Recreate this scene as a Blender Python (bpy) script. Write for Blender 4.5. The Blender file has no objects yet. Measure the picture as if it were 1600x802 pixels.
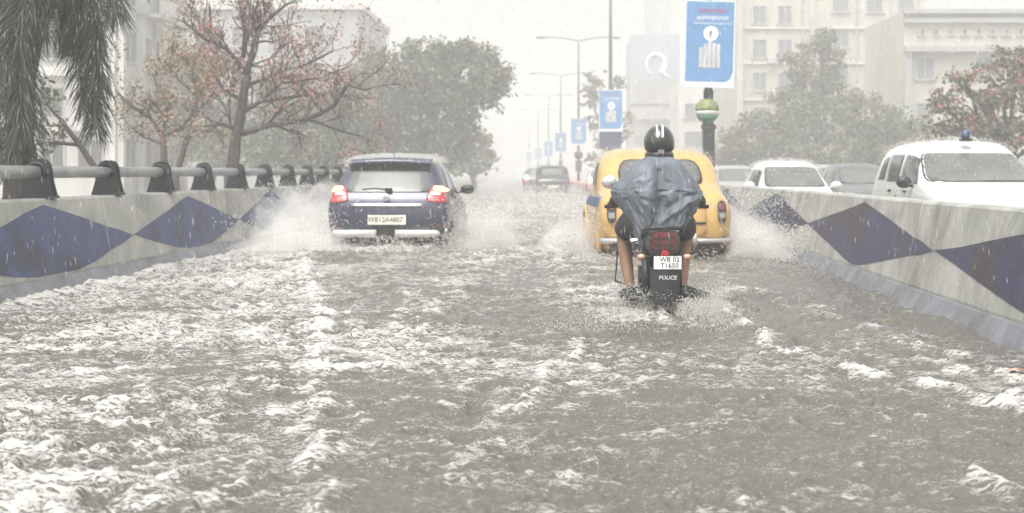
import bpy, bmesh, math, random
import numpy as np
from mathutils import Vector, Matrix
from mathutils.bvhtree import BVHTree

random.seed(7)
RNG = np.random.default_rng(11)
R = math.radians
scene = bpy.context.scene
COL = scene.collection

# ------------------------------------------------------------------ camera
F = 2270.0            # focal length in photograph pixels (1600 wide)
VX, VY, EYE = 850.0, 269.0, 1.30
cam_d = bpy.data.cameras.new('camera')
cam_d.lens = F / 1600 * 36
cam_d.sensor_width = 36
cam_d.shift_x = -50 / 1600
cam_d.shift_y = -132 / 1600
cam_d.clip_start = 0.1
cam_d.clip_end = 4000
cam_d.dof.use_dof = True
cam_d.dof.focus_distance = 9.5
cam_d.dof.aperture_fstop = 3.4
cam = bpy.data.objects.new('camera', cam_d)
COL.objects.link(cam)
cam.location = (0, 0, EYE)
cam.rotation_euler = (R(90), 0, 0)
scene.camera = cam

# ------------------------------------------------------------------ sky, sun, exposure
SUN_EL, SUN_ROT = R(62), R(200)
world = bpy.data.worlds.new('World')
scene.world = world
world.use_nodes = True
wn, wl = world.node_tree.nodes, world.node_tree.links
wn.clear()
sky = wn.new('ShaderNodeTexSky')
sky.sky_type = 'NISHITA'
sky.sun_disc = False
sky.sun_elevation = SUN_EL
sky.sun_rotation = SUN_ROT
sky.air_density = 1.0
sky.dust_density = 8.0
sky.ozone_density = 0.5
hsv = wn.new('ShaderNodeHueSaturation')       # the cloud deck takes the blue out of the sky
hsv.inputs['Saturation'].default_value = 0.06
bg = wn.new('ShaderNodeBackground')
bg.inputs['Strength'].default_value = 0.15
wo = wn.new('ShaderNodeOutputWorld')
wl.new(sky.outputs[0], hsv.inputs['Color'])
wl.new(hsv.outputs[0], bg.inputs['Color'])
wl.new(bg.outputs[0], wo.inputs['Surface'])

sun_d = bpy.data.lights.new('sun', 'SUN')
sun_d.energy = 1.0
sun_d.angle = R(30)
sun_d.color = (1.0, 0.97, 0.92)
sun = bpy.data.objects.new('sun', sun_d)
COL.objects.link(sun)
# direction that matches the sky's sun (rotation measured from +Y, clockwise seen from above)
sdir = Vector((math.sin(SUN_ROT) * math.cos(SUN_EL), math.cos(SUN_ROT) * math.cos(SUN_EL), math.sin(SUN_EL)))
sun.rotation_euler = sdir.to_track_quat('Z', 'Y').to_euler()
sun.location = (0, 0, 60)

vs = scene.view_settings
vs.view_transform = 'Standard'
vs.look = 'None'
vs.gamma = 1
vs.use_curve_mapping = False
vs.exposure = 0.9
cy = scene.cycles
cy.max_bounces = 8
cy.volume_bounces = 5
cy.transparent_max_bounces = 12
cy.use_denoising = True

# ------------------------------------------------------------------ helpers
def W(px, py, Y):
    return Vector(((px - VX) / F * Y, Y, EYE - (py - VY) / F * Y))

def on_water(px, py, z=0.2):
    Y = F * (EYE - z) / (py - VY)
    return ((px - VX) / F * Y, Y)

def bend(Y):
    """lateral drift of the road: straight at first, then a slow bend to the left"""
    Y = np.asarray(Y, dtype=float)
    a, b, s0, s1 = 18.0, 42.0, 0.021, -0.0185
    t = np.clip(Y, a, b) - a
    mid = s0 * t + (s1 - s0) * t * t / (2 * (b - a))
    return np.where(Y < a, s0 * Y, s0 * a + mid + np.where(Y > b, s1 * (Y - b), 0.0))

def bf(Y): return float(bend(Y))

class MB:
    def __init__(s): s.v = []; s.f = []
    def add(s, vs_, fs_):
        o = len(s.v)
        s.v += [tuple(p) for p in vs_]
        s.f += [tuple(i + o for i in q) for q in fs_]
        return s
    def box(s, c, d, M=None):
        x, y, z = d[0] / 2, d[1] / 2, d[2] / 2
        P = [Vector((sx * x, sy * y, sz * z)) for sx in (-1, 1) for sy in (-1, 1) for sz in (-1, 1)]
        if M is not None: P = [M @ p for p in P]
        P = [p + Vector(c) for p in P]
        return s.add(P, [(0, 1, 3, 2), (4, 6, 7, 5), (0, 4, 5, 1), (2, 3, 7, 6), (0, 2, 6, 4), (1, 5, 7, 3)])
    def tube(s, pts, rad, n=8, cap=True):
        pts = [Vector(p) for p in pts]
        if not hasattr(rad, '__len__'): rad = [rad] * len(pts)
        vs_, fs_ = [], []
        up = None
        for i, p in enumerate(pts):
            d = (pts[min(i + 1, len(pts) - 1)] - pts[max(i - 1, 0)])
            if d.length < 1e-9: d = Vector((0, 0, 1))
            d.normalize()
            if up is None:
                up = d.orthogonal().normalized()
            else:
                up = (up - d * up.dot(d))
                up = up.normalized() if up.length > 1e-6 else d.orthogonal().normalized()
            r = d.cross(up)
            for k in range(n):
                a = 2 * math.pi * k / n
                vs_.append(p + (up * math.cos(a) + r * math.sin(a)) * rad[i])
        for i in range(len(pts) - 1):
            for k in range(n):
                fs_.append((i * n + k, i * n + (k + 1) % n, (i + 1) * n + (k + 1) % n, (i + 1) * n + k))
        if cap:
            fs_.append(tuple(range(n - 1, -1, -1)))
            fs_.append(tuple(range((len(pts) - 1) * n, len(pts) * n)))
        return s.add(vs_, fs_)
    def lathe(s, prof, n=24, M=None, closed=False):
        """prof: list of (r, h); axis Z"""
        vs_, fs_ = [], []
        m = len(prof)
        for r, h in prof:
            for k in range(n):
                a = 2 * math.pi * k / n
                p = Vector((r * math.cos(a), r * math.sin(a), h))
                vs_.append(M @ p if M is not None else p)
        for i in range(m if closed else m - 1):
            for k in range(n):
                i2 = (i + 1) % m
                fs_.append((i * n + k, i * n + (k + 1) % n, i2 * n + (k + 1) % n, i2 * n + k))
        if not closed:
            if prof[0][0] > 1e-4: fs_.append(tuple(range(n - 1, -1, -1)))
            if prof[-1][0] > 1e-4: fs_.append(tuple(range((m - 1) * n, m * n)))
        return s.add(vs_, fs_)
    def prism(s, poly, M, h):
        """poly 2D (x,y) extruded by h along local z, placed by M"""
        n = len(poly)
        P = [M @ Vector((x, y, 0)) for x, y in poly] + [M @ Vector((x, y, h)) for x, y in poly]
        fs_ = [tuple(range(n - 1, -1, -1)), tuple(range(n, 2 * n))]
        fs_ += [(i, (i + 1) % n, n + (i + 1) % n, n + i) for i in range(n)]
        return s.add(P, fs_)
    def ball(s, c, r, nu=14, nv=9):
        rx, ry, rz = r if hasattr(r, '__len__') else (r, r, r)
        prof = []
        vs_, fs_ = [], []
        for j in range(nv + 1):
            t = math.pi * j / nv
            for k in range(nu):
                a = 2 * math.pi * k / nu
                vs_.append((c[0] + rx * math.sin(t) * math.cos(a), c[1] + ry * math.sin(t) * math.sin(a), c[2] - rz * math.cos(t)))
        for j in range(nv):
            for k in range(nu):
                fs_.append((j * nu + k, j * nu + (k + 1) % nu, (j + 1) * nu + (k + 1) % nu, (j + 1) * nu + k))
        return s.add(vs_, fs_)
    def grid(s, rows):
        m = len(rows[0])
        fs_ = []
        for i in range(len(rows) - 1):
            for j in range(m - 1):
                fs_.append((i * m + j, i * m + j + 1, (i + 1) * m + j + 1, (i + 1) * m + j))
        return s.add([p for r in rows for p in r], fs_)
    def mesh(s, name):
        me = bpy.data.meshes.new(name)
        me.from_pydata(s.v, [], s.f)
        me.update()
        return me

def obj(name, me, mat, parent=None, smooth=False, loc=None):
    if isinstance(me, MB): me = me.mesh(name)
    if mat is not None and not me.materials: me.materials.append(mat)
    if smooth: me.shade_smooth()
    o = bpy.data.objects.new(name, me)
    COL.objects.link(o)
    if parent is not None: o.parent = parent
    if loc is not None: o.location = loc
    return o

def thing(name, label, cat, loc=(0, 0, 0), rz=0, group=None):
    o = bpy.data.objects.new(name, None)
    COL.objects.link(o)
    o.location = loc
    o.rotation_euler = (0, 0, rz)
    o.empty_display_size = 0.2
    return tag(o, label, cat, group)

def tag(o, label, cat, group=None):
    o['label'] = label; o['category'] = cat
    if group: o['group'] = group
    return o

def kind(o, k):
    o['kind'] = k
    return o

def dup_tree(root, loc=None, rz=None, label=None, parent=None):
    c = root.copy()
    COL.objects.link(c)
    if parent is not None: c.parent = parent
    if loc is not None: c.location = loc
    if rz is not None: c.rotation_euler = (0, 0, rz)
    if label: c['label'] = label
    for ch in list(root.children):
        dup_tree(ch, parent=c)
    return c

def np_mesh(name, verts, faces_flat, nper, smooth=False):
    """fast mesh from numpy: verts (N,3), faces (M,nper)"""
    me = bpy.data.meshes.new(name)
    nv, nf = len(verts), len(faces_flat)
    me.vertices.add(nv)
    me.vertices.foreach_set('co', np.ascontiguousarray(verts, dtype=np.float32).ravel())
    me.loops.add(nf * nper)
    me.loops.foreach_set('vertex_index', np.ascontiguousarray(faces_flat, dtype=np.int32).ravel())
    me.polygons.add(nf)
    me.polygons.foreach_set('loop_start', np.arange(0, nf * nper, nper, dtype=np.int32))
    me.polygons.foreach_set('loop_total', np.full(nf, nper, dtype=np.int32))
    if smooth: me.polygons.foreach_set('use_smooth', np.ones(nf, dtype=bool))
    me.update(calc_edges=True)
    return me

# ------------------------------------------------------------------ materials
def lin(r, g, b):
    f = lambda c: (c / 255 / 12.92) if c <= 10 else ((c / 255 + 0.055) / 1.055) ** 2.4
    return (f(r), f(g), f(b), 1)

def mat(name, col, rough=0.5, metal=0.0, spec=0.5, var=0.0, vscale=4.0, bump=0.0, bscale=30.0, col2=None,
        coat=0.0, emit=None, estr=0.0, trans=0.0, stretch=None, island=0.0, thresh=None, alpha=1.0):
    m = bpy.data.materials.new(name)
    m.use_nodes = True
    nt = m.node_tree
    N, L = nt.nodes, nt.links
    p = N['Principled BSDF']
    if len(col) == 3: col = (*col, 1)
    p.inputs['Base Color'].default_value = col
    p.inputs['Roughness'].default_value = rough
    p.inputs['Metallic'].default_value = metal
    p.inputs['Specular IOR Level'].default_value = spec
    p.inputs['Coat Weight'].default_value = coat
    p.inputs['Alpha'].default_value = alpha
    if trans: p.inputs['Transmission Weight'].default_value = trans
    if emit is not None:
        p.inputs['Emission Color'].default_value = (*emit[:3], 1)
        p.inputs['Emission Strength'].default_value = estr
    tc = N.new('ShaderNodeTexCoord')
    src = tc.outputs['Object']
    if stretch:
        mp = N.new('ShaderNodeMapping')
        mp.inputs['Scale'].default_value = stretch
        L.new(src, mp.inputs['Vector']); src = mp.outputs[0]
    last = None
    if var > 0 or col2 is not None:
        nz = N.new('ShaderNodeTexNoise')
        nz.inputs['Scale'].default_value = vscale
        nz.inputs['Detail'].default_value = 6
        nz.inputs['Roughness'].default_value = 0.65
        L.new(src, nz.inputs['Vector'])
        mx = N.new('ShaderNodeMix'); mx.data_type = 'RGBA'
        c2 = col2 if col2 is not None else tuple(c * (1 - var) for c in col[:3])
        if len(c2) == 3: c2 = (*c2, 1)
        mx.inputs['A'].default_value = col
        mx.inputs['B'].default_value = c2
        mr = N.new('ShaderNodeMapRange')
        lo, hi = thresh if thresh else (0.35, 0.65)
        mr.inputs['From Min'].default_value = lo
        mr.inputs['From Max'].default_value = hi
        L.new(nz.outputs['Fac'], mr.inputs['Value'])
        L.new(mr.outputs[0], mx.inputs['Factor'])
        last = mx.outputs['Result']
        L.new(last, p.inputs['Base Color'])
    if island > 0:
        ge = N.new('ShaderNodeNewGeometry')
        h = N.new('ShaderNodeHueSaturation')
        mr2 = N.new('ShaderNodeMapRange')
        mr2.inputs['To Min'].default_value = 1 - island
        mr2.inputs['To Max'].default_value = 1 + island
        L.new(ge.outputs['Random Per Island'], mr2.inputs['Value'])
        L.new(mr2.outputs[0], h.inputs['Value'])
        if last is not None: L.new(last, h.inputs['Color'])
        else: h.inputs['Color'].default_value = col
        L.new(h.outputs[0], p.inputs['Base Color'])
    if bump > 0:
        n2 = N.new('ShaderNodeTexNoise')
        n2.inputs['Scale'].default_value = bscale
        n2.inputs['Detail'].default_value = 5
        L.new(src, n2.inputs['Vector'])
        b = N.new('ShaderNodeBump')
        b.inputs['Strength'].default_value = bump
        b.inputs['Distance'].default_value = 0.02
        L.new(n2.outputs['Fac'], b.inputs['Height'])
        L.new(b.outputs[0], p.inputs['Normal'])
    return m

M = {}
M['concrete'] = mat('painted_concrete', (0.40, 0.40, 0.37), 0.6, var=0.3, vscale=2.1, bump=0.35, bscale=25, col2=(0.17, 0.172, 0.15), stretch=(1, 1, .7), thresh=(.40, .74))
def runoff(m, scale, stretch, lo, hi, dark):
    """dirty run-down streaks and blotches laid over a material's colour"""
    N, L = m.node_tree.nodes, m.node_tree.links
    p = N['Principled BSDF']
    src = p.inputs['Base Color'].links[0].from_socket
    tc = N.new('ShaderNodeTexCoord'); mp = N.new('ShaderNodeMapping'); mp.inputs['Scale'].default_value = stretch
    L.new(tc.outputs['Object'], mp.inputs['Vector'])
    nz = N.new('ShaderNodeTexNoise'); nz.inputs['Scale'].default_value = scale; nz.inputs['Detail'].default_value = 5; nz.inputs['Roughness'].default_value = .7
    L.new(mp.outputs[0], nz.inputs['Vector'])
    mr = N.new('ShaderNodeMapRange'); mr.inputs['From Min'].default_value = lo; mr.inputs['From Max'].default_value = hi
    L.new(nz.outputs['Fac'], mr.inputs['Value'])
    mx = N.new('ShaderNodeMix'); mx.data_type = 'RGBA'; mx.blend_type = 'MULTIPLY'
    L.new(mr.outputs[0], mx.inputs['Factor']); L.new(src, mx.inputs['A']); mx.inputs['B'].default_value = dark
    L.new(mx.outputs['Result'], p.inputs['Base Color'])
runoff(M['concrete'], 6, (.45, .45, .2), .50, .80, (.66, .65, .59, 1))
runoff(M['concrete'], 16, (1, 1, 1), .60, .70, (.6, .58, .54, 1))
M['strip'] = mat('kerb_paint', (0.19, 0.198, 0.225), 0.55, vscale=3.5, bump=0.4, bscale=25, col2=(0.10, 0.10, 0.105))
M['diamond'] = mat('blue_paint', (0.030, 0.050, 0.135), 0.55, vscale=1.6, bump=0.3, bscale=30, col2=(0.016, 0.013, 0.017), stretch=(1, 1, 1.5), thresh=(.47, .70))
M['diamond_b'] = mat('faded_violet_paint', (0.028, 0.037, 0.095), 0.55, vscale=1.3, bump=0.3, bscale=30, col2=(0.034, 0.025, 0.027), stretch=(1, 1, .8), thresh=(.40, .62))
M['road'] = mat('wet_asphalt', (0.05, 0.05, 0.05), 0.35, var=0.3, vscale=3, bump=0.3, bscale=90)
M['ground'] = mat('earth', (0.16, 0.15, 0.12), 0.8, var=0.4, vscale=.4, bump=0.3, bscale=3)
M['galv'] = mat('galvanised_pipe', (0.36, 0.36, 0.37), 0.42, metal=0.55, var=0.25, vscale=6)
M['bracket'] = mat('bracket_paint', (0.013, 0.015, 0.022), 0.42, var=0.4, vscale=9)
M['bark'] = mat('bark', (0.06, 0.052, 0.045), 0.85, var=0.4, vscale=9, bump=0.6, bscale=22)
M['leaf'] = mat('leaf', (0.112, 0.116, 0.068), 0.5, island=0.45, spec=.3)
M['leaf_pale'] = mat('pale_leaf', (0.11, 0.115, 0.06), 0.5, island=0.4, spec=.3)
M['palm'] = mat('palm_leaf', (0.042, 0.046, 0.035), 0.5, island=0.55, spec=.3)
M['flower'] = mat('red_flower', (0.36, 0.125, 0.10), 0.6, island=0.35)
M['flower_dull'] = mat('dull_red_bud', (0.31, 0.135, 0.115), 0.6, island=0.4)
M['brown_leaf'] = mat('brown_leaf', (0.22, 0.15, 0.07), 0.6, island=0.4)
M['cream'] = mat('cream_wall', (0.47, 0.455, 0.385), 0.8, var=0.25, vscale=.5, stretch=(1, 1, .3))
M['white_wall'] = mat('white_wall', (0.62, 0.61, 0.58), 0.8, var=0.3, vscale=.6, stretch=(1, 1, .3))
M['grey_wall'] = mat('grey_wall', (0.36, 0.36, 0.36), 0.8, var=0.2, vscale=.3)
M['pane'] = mat('window_pane', (0.17, 0.175, 0.19), 0.3)
M['frame'] = mat('window_frame', (0.4, 0.4, 0.39), 0.5)
M['shade_pane'] = mat('dark_opening', (0.05, 0.05, 0.05), 0.6)
M['rubber'] = mat('rubber', (0.018, 0.018, 0.018), 0.65, bump=.3, bscale=60)
M['black'] = mat('black_plastic', (0.02, 0.02, 0.021), 0.4, var=0.3, vscale=12)
M['chrome'] = mat('chrome', (0.72, 0.72, 0.70), 0.18, metal=0.9)
M['silver'] = mat('silver_bar', (0.62, 0.62, 0.58), 0.3, metal=0.35)
M['navy'] = mat('navy_paint', (0.031, 0.036, 0.068), 0.36, spec=.6, metal=.15, coat=.55, var=0.15, vscale=5)
M['yellow'] = mat('taxi_yellow', (0.52, 0.32, 0.10), 0.35, coat=.6, var=0.12, vscale=3)
M['band'] = mat('blue_band', (0.06, 0.10, 0.22), 0.4)
M['white_car'] = mat('white_paint', (0.62, 0.62, 0.60), 0.3, coat=.7, var=0.06, vscale=3)
M['grey_car'] = mat('grey_paint', (0.10, 0.105, 0.11), 0.35, coat=.5)
M['dark_car'] = mat('dark_paint', (0.03, 0.032, 0.03), 0.3, coat=.5)
M['silver_car'] = mat('silver_paint', (0.35, 0.36, 0.37), 0.3, metal=.3, coat=.5)
M['mist_glass'] = mat('misted_glass', (0.13, 0.132, 0.128), 0.25, var=0.35, vscale=3, coat=.5)
M['dark_glass'] = mat('dark_glass', (0.035, 0.037, 0.04), 0.08, coat=.4)
M['pale_glass'] = mat('fogged_glass', (0.15, 0.155, 0.15), 0.3, var=0.4, vscale=2.6, coat=.4)
M['grey_lens'] = mat('grey_lens', (0.22, 0.21, 0.2), 0.25, coat=.6)
M['seal'] = mat('rubber_seal', (0.03, 0.03, 0.03), 0.5)
M['red_lamp'] = mat('red_lens', (0.30, 0.012, 0.012), 0.2, coat=1, emit=(1, .03, .02), estr=.06)
M['lit_lamp'] = mat('lit_lens', (0.9, 0.3, 0.1), 0.2, emit=(1, .36, .13), estr=4.5)
M['clear_lamp'] = mat('clear_lens', (0.55, 0.5, 0.48), 0.15, coat=1)
M['dull_red'] = mat('dull_red_lens', (0.17, 0.025, 0.03), 0.3, coat=.6, var=.5, vscale=30)
M['amber'] = mat('amber_lens', (0.50, 0.27, 0.17), 0.25, coat=1)
M['amber_lit'] = mat('amber_lit', (0.9, 0.5, 0.2), 0.25, emit=(1, .5, .15), estr=3.0)
M['head_lit'] = mat('headlight_lit', (1, 1, 1), 0.2, emit=(1, .97, .9), estr=3.0)
M['red_lit'] = mat('tail_lit', (0.7, 0.03, 0.02), 0.2, emit=(1, .06, .04), estr=2.2)
M['plate_y'] = mat('number_plate', (0.76, 0.73, 0.64), 0.4, var=.15, vscale=14)
M['plate_w'] = mat('white_plate', (0.8, 0.8, 0.78), 0.4)
M['ink'] = mat('black_ink', (0.03, 0.03, 0.03), 0.5)
M['white_ink'] = mat('white_ink', (0.8, 0.8, 0.8), 0.5)
M['blue_beacon'] = mat('beacon_lens', (0.02, 0.026, 0.11), 0.3, coat=.5)
M['banner'] = mat('banner_vinyl', (0.12, 0.27, 0.49), 0.4, var=.18, vscale=3)
M['banner_edge'] = mat('banner_edge', (0.62, 0.66, 0.72), 0.4)
M['banner_red'] = mat('banner_red', (0.42, 0.06, 0.12), 0.5)
M['banner_grey'] = mat('banner_picture', (0.36, 0.36, 0.38), 0.5, vscale=5, col2=(.6, .6, .6), stretch=(3, 1, .6))
M['banner_dark'] = mat('banner_grey_ink', (0.2, 0.21, 0.24), 0.5)
M['navy_sign'] = mat('navy_sign', (0.05, 0.06, 0.14), 0.5, var=.3, vscale=8)
M['pole'] = mat('pole_paint', (0.10, 0.11, 0.12), 0.5, metal=.3)
M['pole_dark'] = mat('dark_pole', (0.028, 0.03, 0.034), 0.5, var=.4, vscale=10)
M['globe_y'] = mat('yellow_green_globe', (0.24, 0.27, 0.09), 0.55, vscale=6, col2=(.10, .13, .05))
M['globe_w'] = mat('white_band', (0.45, 0.47, 0.42), 0.4)
M['globe_g'] = mat('green_globe', (0.07, 0.17, 0.12), 0.5)
M['skin'] = mat('skin', (0.30, 0.165, 0.11), 0.5, var=.15, vscale=12)
M['shoe'] = mat('shoe', (0.018, 0.018, 0.02), 0.5)
M['helmet'] = mat('helmet_shell', (0.018, 0.018, 0.018), 0.3, coat=.7)
M['poncho'] = mat('wet_poncho', (0.150, 0.172, 0.200), 0.5, var=0.4, vscale=5, bump=0.35, bscale=14, spec=.35)
M['cloth'] = mat('dark_trousers', (0.035, 0.036, 0.04), 0.7, var=.3, vscale=10)
M['redkerb'] = mat('red_kerb', (0.50, 0.17, 0.12), 0.6, var=.3, vscale=2)
M['whitekerb'] = mat('white_kerb', (0.62, 0.60, 0.56), 0.6, var=.3, vscale=2)
M['bill_blue'] = mat('hoarding_top', (0.28, 0.32, 0.38), 0.5)
M['bill_grey'] = mat('hoarding_picture', (0.22, 0.22, 0.21), 0.5, vscale=.35, col2=(.36, .36, .34))

def text_mesh(txt, h, name='lettering', ext=0.001, shear=0.0, sx=1.0):
    cu = bpy.data.curves.new('tmp', 'FONT')
    cu.body = txt; cu.size = h / 0.7; cu.extrude = ext
    cu.align_x = 'CENTER'; cu.align_y = 'CENTER'; cu.shear = shear; cu.resolution_u = 2
    o = bpy.data.objects.new('tmp', cu)
    COL.objects.link(o)
    dg = bpy.context.evaluated_depsgraph_get()
    me = bpy.data.meshes.new_from_object(o.evaluated_get(dg))
    me.name = name
    bpy.data.objects.remove(o); bpy.data.curves.remove(cu)
    me.transform(Matrix.Rotation(R(90), 4, 'X') @ Matrix.Diagonal((sx, 1, 1, 1)))
    return me

for k_ in ('diamond', 'diamond_b'):
    runoff(M[k_], 9, (1, 1, .2), .52, .70, (.7, .7, .7, 1))
    runoff(M[k_], 2.6, (1, 1, .6), .50, .66, (1.7, 1.55, 1.35, 1))
# ------------------------------------------------------------------ noise
_perm = RNG.permutation(256).astype(np.int32)
_perm = np.concatenate([_perm, _perm])
_ga = RNG.random(256) * 2 * np.pi
_gx, _gy = np.cos(_ga), np.sin(_ga)
def perlin(x, y):
    xi = np.floor(x).astype(np.int32); yi = np.floor(y).astype(np.int32)
    xf = x - xi; yf = y - yi
    u = xf * xf * xf * (xf * (xf * 6 - 15) + 10); v = yf * yf * yf * (yf * (yf * 6 - 15) + 10)
    X0 = xi & 255; X1 = (xi + 1) & 255; Y0 = yi & 255; Y1 = (yi + 1) & 255
    def g(a, b, dx, dy):
        h = _perm[_perm[a] + b]
        return _gx[h] * dx + _gy[h] * dy
    n00 = g(X0, Y0, xf, yf); n10 = g(X1, Y0, xf - 1, yf)
    n01 = g(X0, Y1, xf, yf - 1); n11 = g(X1, Y1, xf - 1, yf - 1)
    return ((n00 * (1 - u) + n10 * u) * (1 - v) + (n01 * (1 - u) + n11 * u) * v) * 1.5
def fbm(x, y, o=4, gain=.5, lac=2.03):
    s = 0; a = 1
    for i in range(o):
        s = s + a * perlin(x + 17.3 * i, y - 9.1 * i); a *= gain; x = x * lac; y = y * lac
    return s
def ridged(x, y, o=4, gain=.5, lac=2.03):
    s = 0; a = 1
    for i in range(o):
        s = s + a * (1 - np.abs(perlin(x + 7.7 * i, y + 3.3 * i)) * 1.6); a *= gain; x = x * lac; y = y * lac
    return s
def sstep(a, b, x):
    t = np.clip((x - a) / (b - a), 0, 1)
    return t * t * (3 - 2 * t)
# ================================================================== SETTING
# one ground sheet to the horizon, the two carriageways just above it
g = MB().add([(-400, -60, -.02), (400, -60, -.02), (400, 900, -.02), (-400, 900, -.02)], [(0, 1, 2, 3)])
kind(obj('ground', g, M['ground']), 'structure')
ys = [-40] + list(range(0, 60, 3)) + list(range(60, 900, 20))
def ribbon(x0, x1, z):
    return MB().grid([[(x0 + bf(y), y, z), (x1 + bf(y), y, z)] for y in ys])
kind(obj('road', ribbon(-5.4, 3.9, 0.0), M['road']), 'structure')
kind(obj('road', ribbon(3.9, 12.5, -0.004), M['road']), 'structure')

# ---- flood water -------------------------------------------------------
WZ = 0.2
XL, XR = -4.68, 2.70         # wall faces at the water line (plus bend)
def PW(*pts): return np.array([on_water(*p) for p in pts])
wakes = [  # polyline, width m, height m, foam
    (PW((515, 830), (508, 720), (490, 640), (512, 575), (508, 520), (497, 470), (480, 425), (480, 398)), .06, .028, .5),
    (PW((680, 802), (715, 735), (745, 680), (830, 615), (880, 560), (930, 522), (975, 512)), .045, .020, .60),
    (PW((1115, 470), (1205, 540), (1330, 578), (1420, 592), (1480, 603), (1540, 625), (1610, 660), (1750, 740)), .04, .024, .95),
    (PW((1500, 735), (1545, 750), (1600, 790), (1680, 840)), .04, .02, .35),
    (PW((1085, 425), (1150, 455), (1250, 482), (1370, 520), (1560, 592), (1660, 640)), .16, .025, .6),
    (PW((780, 395), (700, 450), (640, 500), (575, 575)), .30, .02, .5),
    (PW((860, 390), (900, 430), (930, 470), (950, 500)), .25, .03, .5),
]
def dist_poly(x, y, P):
    best = np.full(x.shape, 1e9); side = np.zeros(x.shape)
    for a, b in zip(P[:-1], P[1:]):
        d = b - a; L2 = (d * d).sum()
        t = np.clip(((x - a[0]) * d[0] + (y - a[1]) * d[1]) / L2, 0, 1)
        dx = x - a[0] - t * d[0]; dy = y - a[1] - t * d[1]
        dd = np.sqrt(dx * dx + dy * dy)
        m = dd < best
        best = np.where(m, dd, best); side = np.where(m, np.sign(dx), side)
    return best, side

CARX, CARY = -2.31, 21.4
TAXX, TAXY = 1.63, 19.0
BIKX, BIKY = .954, 11.7
def water_fields(x, y):
    wx = x + .06 * fbm(x * 1.7, y * 1.7, 2); wy = y + .06 * fbm(x * 1.7 + 40, y * 1.7, 2)
    xs = x - bend(y)
    # how churned the water is: more on the left, round the wheels and along the wakes
    dA, sA = dist_poly(wx, wy, wakes[0][0])
    left = np.where(sA < 0, 1.0, 0.0) * sstep(0, .25, dA)
    leftf = (sA < 0) * (0.425 - .12 * sstep(1.2, 3.4, dA)) + (sA >= 0) * (.305 - .06 * sstep(.2, 2.2, dA))
    dens = leftf + .03 - .07 * sstep(1.2, 2.4, x)
    big = fbm(x * .55 + 3, y * .32, 3)
    dens = dens + .15 * big + .13 * (ridged(x * .55 + .25 * y, y * 2.6 + .5 * fbm(x * .8, y * .8, 2), 3) - 1.05)
    h = .030 * fbm(wx * .7, wy * .55, 2) + .020 * (ridged(wx * 1.5, wy * 1.1 + 5, 4) - 1.1)
    chop = ridged(wx * 4.5, wy * 3.4, 4, .55) - 1.2
    calm = 1 - .65 * sstep(1.3, 2.5, xs) * sstep(14, 11, y)
    calm = calm * np.clip(.95 + .6 * fbm(x * .8 + 11, y * .45 + 4, 3), .5, 1.4)
    h = h + .026 * chop * (.75 + .5 * left) * calm
    h = h + (.010 * fbm(wx * 13, wy * 12, 3) + .0045 * fbm(x * 31, y * 26, 2) * sstep(16, 7, y)) * (.5 + .5 * calm)
    for i, (P, w, a, fo) in enumerate(wakes):
        d, s = (dA, sA) if i == 0 else dist_poly(wx, wy, P)
        mod = .35 + 1.2 * np.clip(fbm(x * 2.9 + i * 9, y * 2.2, 4, .6) + .25, 0, 1.2)
        ww = w * (.8 + .5 * mod)
        crest = np.exp(-(d / ww) ** 2)
        h = h + a * mod * crest + .25 * a * crest * fbm(x * 14, y * 12, 3)
        dens = dens + fo * .34 * np.exp(-(d / (1.1 * ww)) ** 2) * mod
    # foam riding up the left wall
    dl = xs - XL
    mod = np.clip(.5 + fbm(x * 2, y * 1.5 + 30, 3), 0, 1.3)
    h = h + .045 * mod * np.exp(-(dl / .14) ** 2) * sstep(24, 15, y)
    dens = dens + .22 * np.exp(-(dl / .16) ** 2) * (.5 + .5 * mod)
    # churn round the wheels
    for cx, cyy, r, a, f in ((CARX, CARY - .2, 1.2, .06, .3), (TAXX, TAXY - .2, 1.1, .05, .22), (BIKX, BIKY - .5, .5, .07, .3)):
        e = np.exp(-(((x - cx) / r) ** 2 + ((y - cyy) / (r * 1.3)) ** 2))
        h = h + a * e * (fbm(x * 5, y * 4, 3) + .2)
        dens = dens + f * e
    e = np.exp(-(((x - .74) / .22) ** 2 + ((y - 10.1) / .55) ** 2)) + .9 * np.exp(-(((x - 1.75) / .75) ** 2 + ((y - 18.7) / .9) ** 2)) + .8 * np.exp(-(((x - BIKX) / .4) ** 2 + ((y - 11.5) / .5) ** 2))
    h = h - .065 * e; dens = dens - .35 * e
    dens = dens + .10 * sstep(16, 24, y) 
    foam = dens - .5 + .20 * (chop) * np.clip(calm, .5, 1.2) + .12 * fbm(wx * 9, wy * 7, 3)
    far = 1 - .75 * sstep(26, 60, y)
    return h * far, foam

def water_sheet(name, x0, x1, ncol, y0, y1, q, z):
    n = int(math.log(y1 / y0) / q)
    yy = y0 * np.exp(np.linspace(0, 1, n) * math.log(y1 / y0))
    tt = np.linspace(0, 1, ncol)
    Yg, Tg = np.meshgrid(yy, tt, indexing='ij')
    Xg = x0 + (x1 - x0) * Tg + bend(Yg)
    x, y = Xg.ravel(), Yg.ravel()
    h, foam = water_fields(x, y)
    v = np.stack([x, y, z + h], 1)
    idx = np.arange(n * ncol).reshape(n, ncol)
    f = np.stack([idx[:-1, :-1].ravel(), idx[:-1, 1:].ravel(), idx[1:, 1:].ravel(), idx[1:, :-1].ravel()], 1)
    me = np_mesh(name, v, f, 4, True)
    at = me.attributes.new('foam', 'FLOAT', 'POINT')
    at.data.foreach_set('value', foam.astype(np.float32))
    return me

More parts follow.
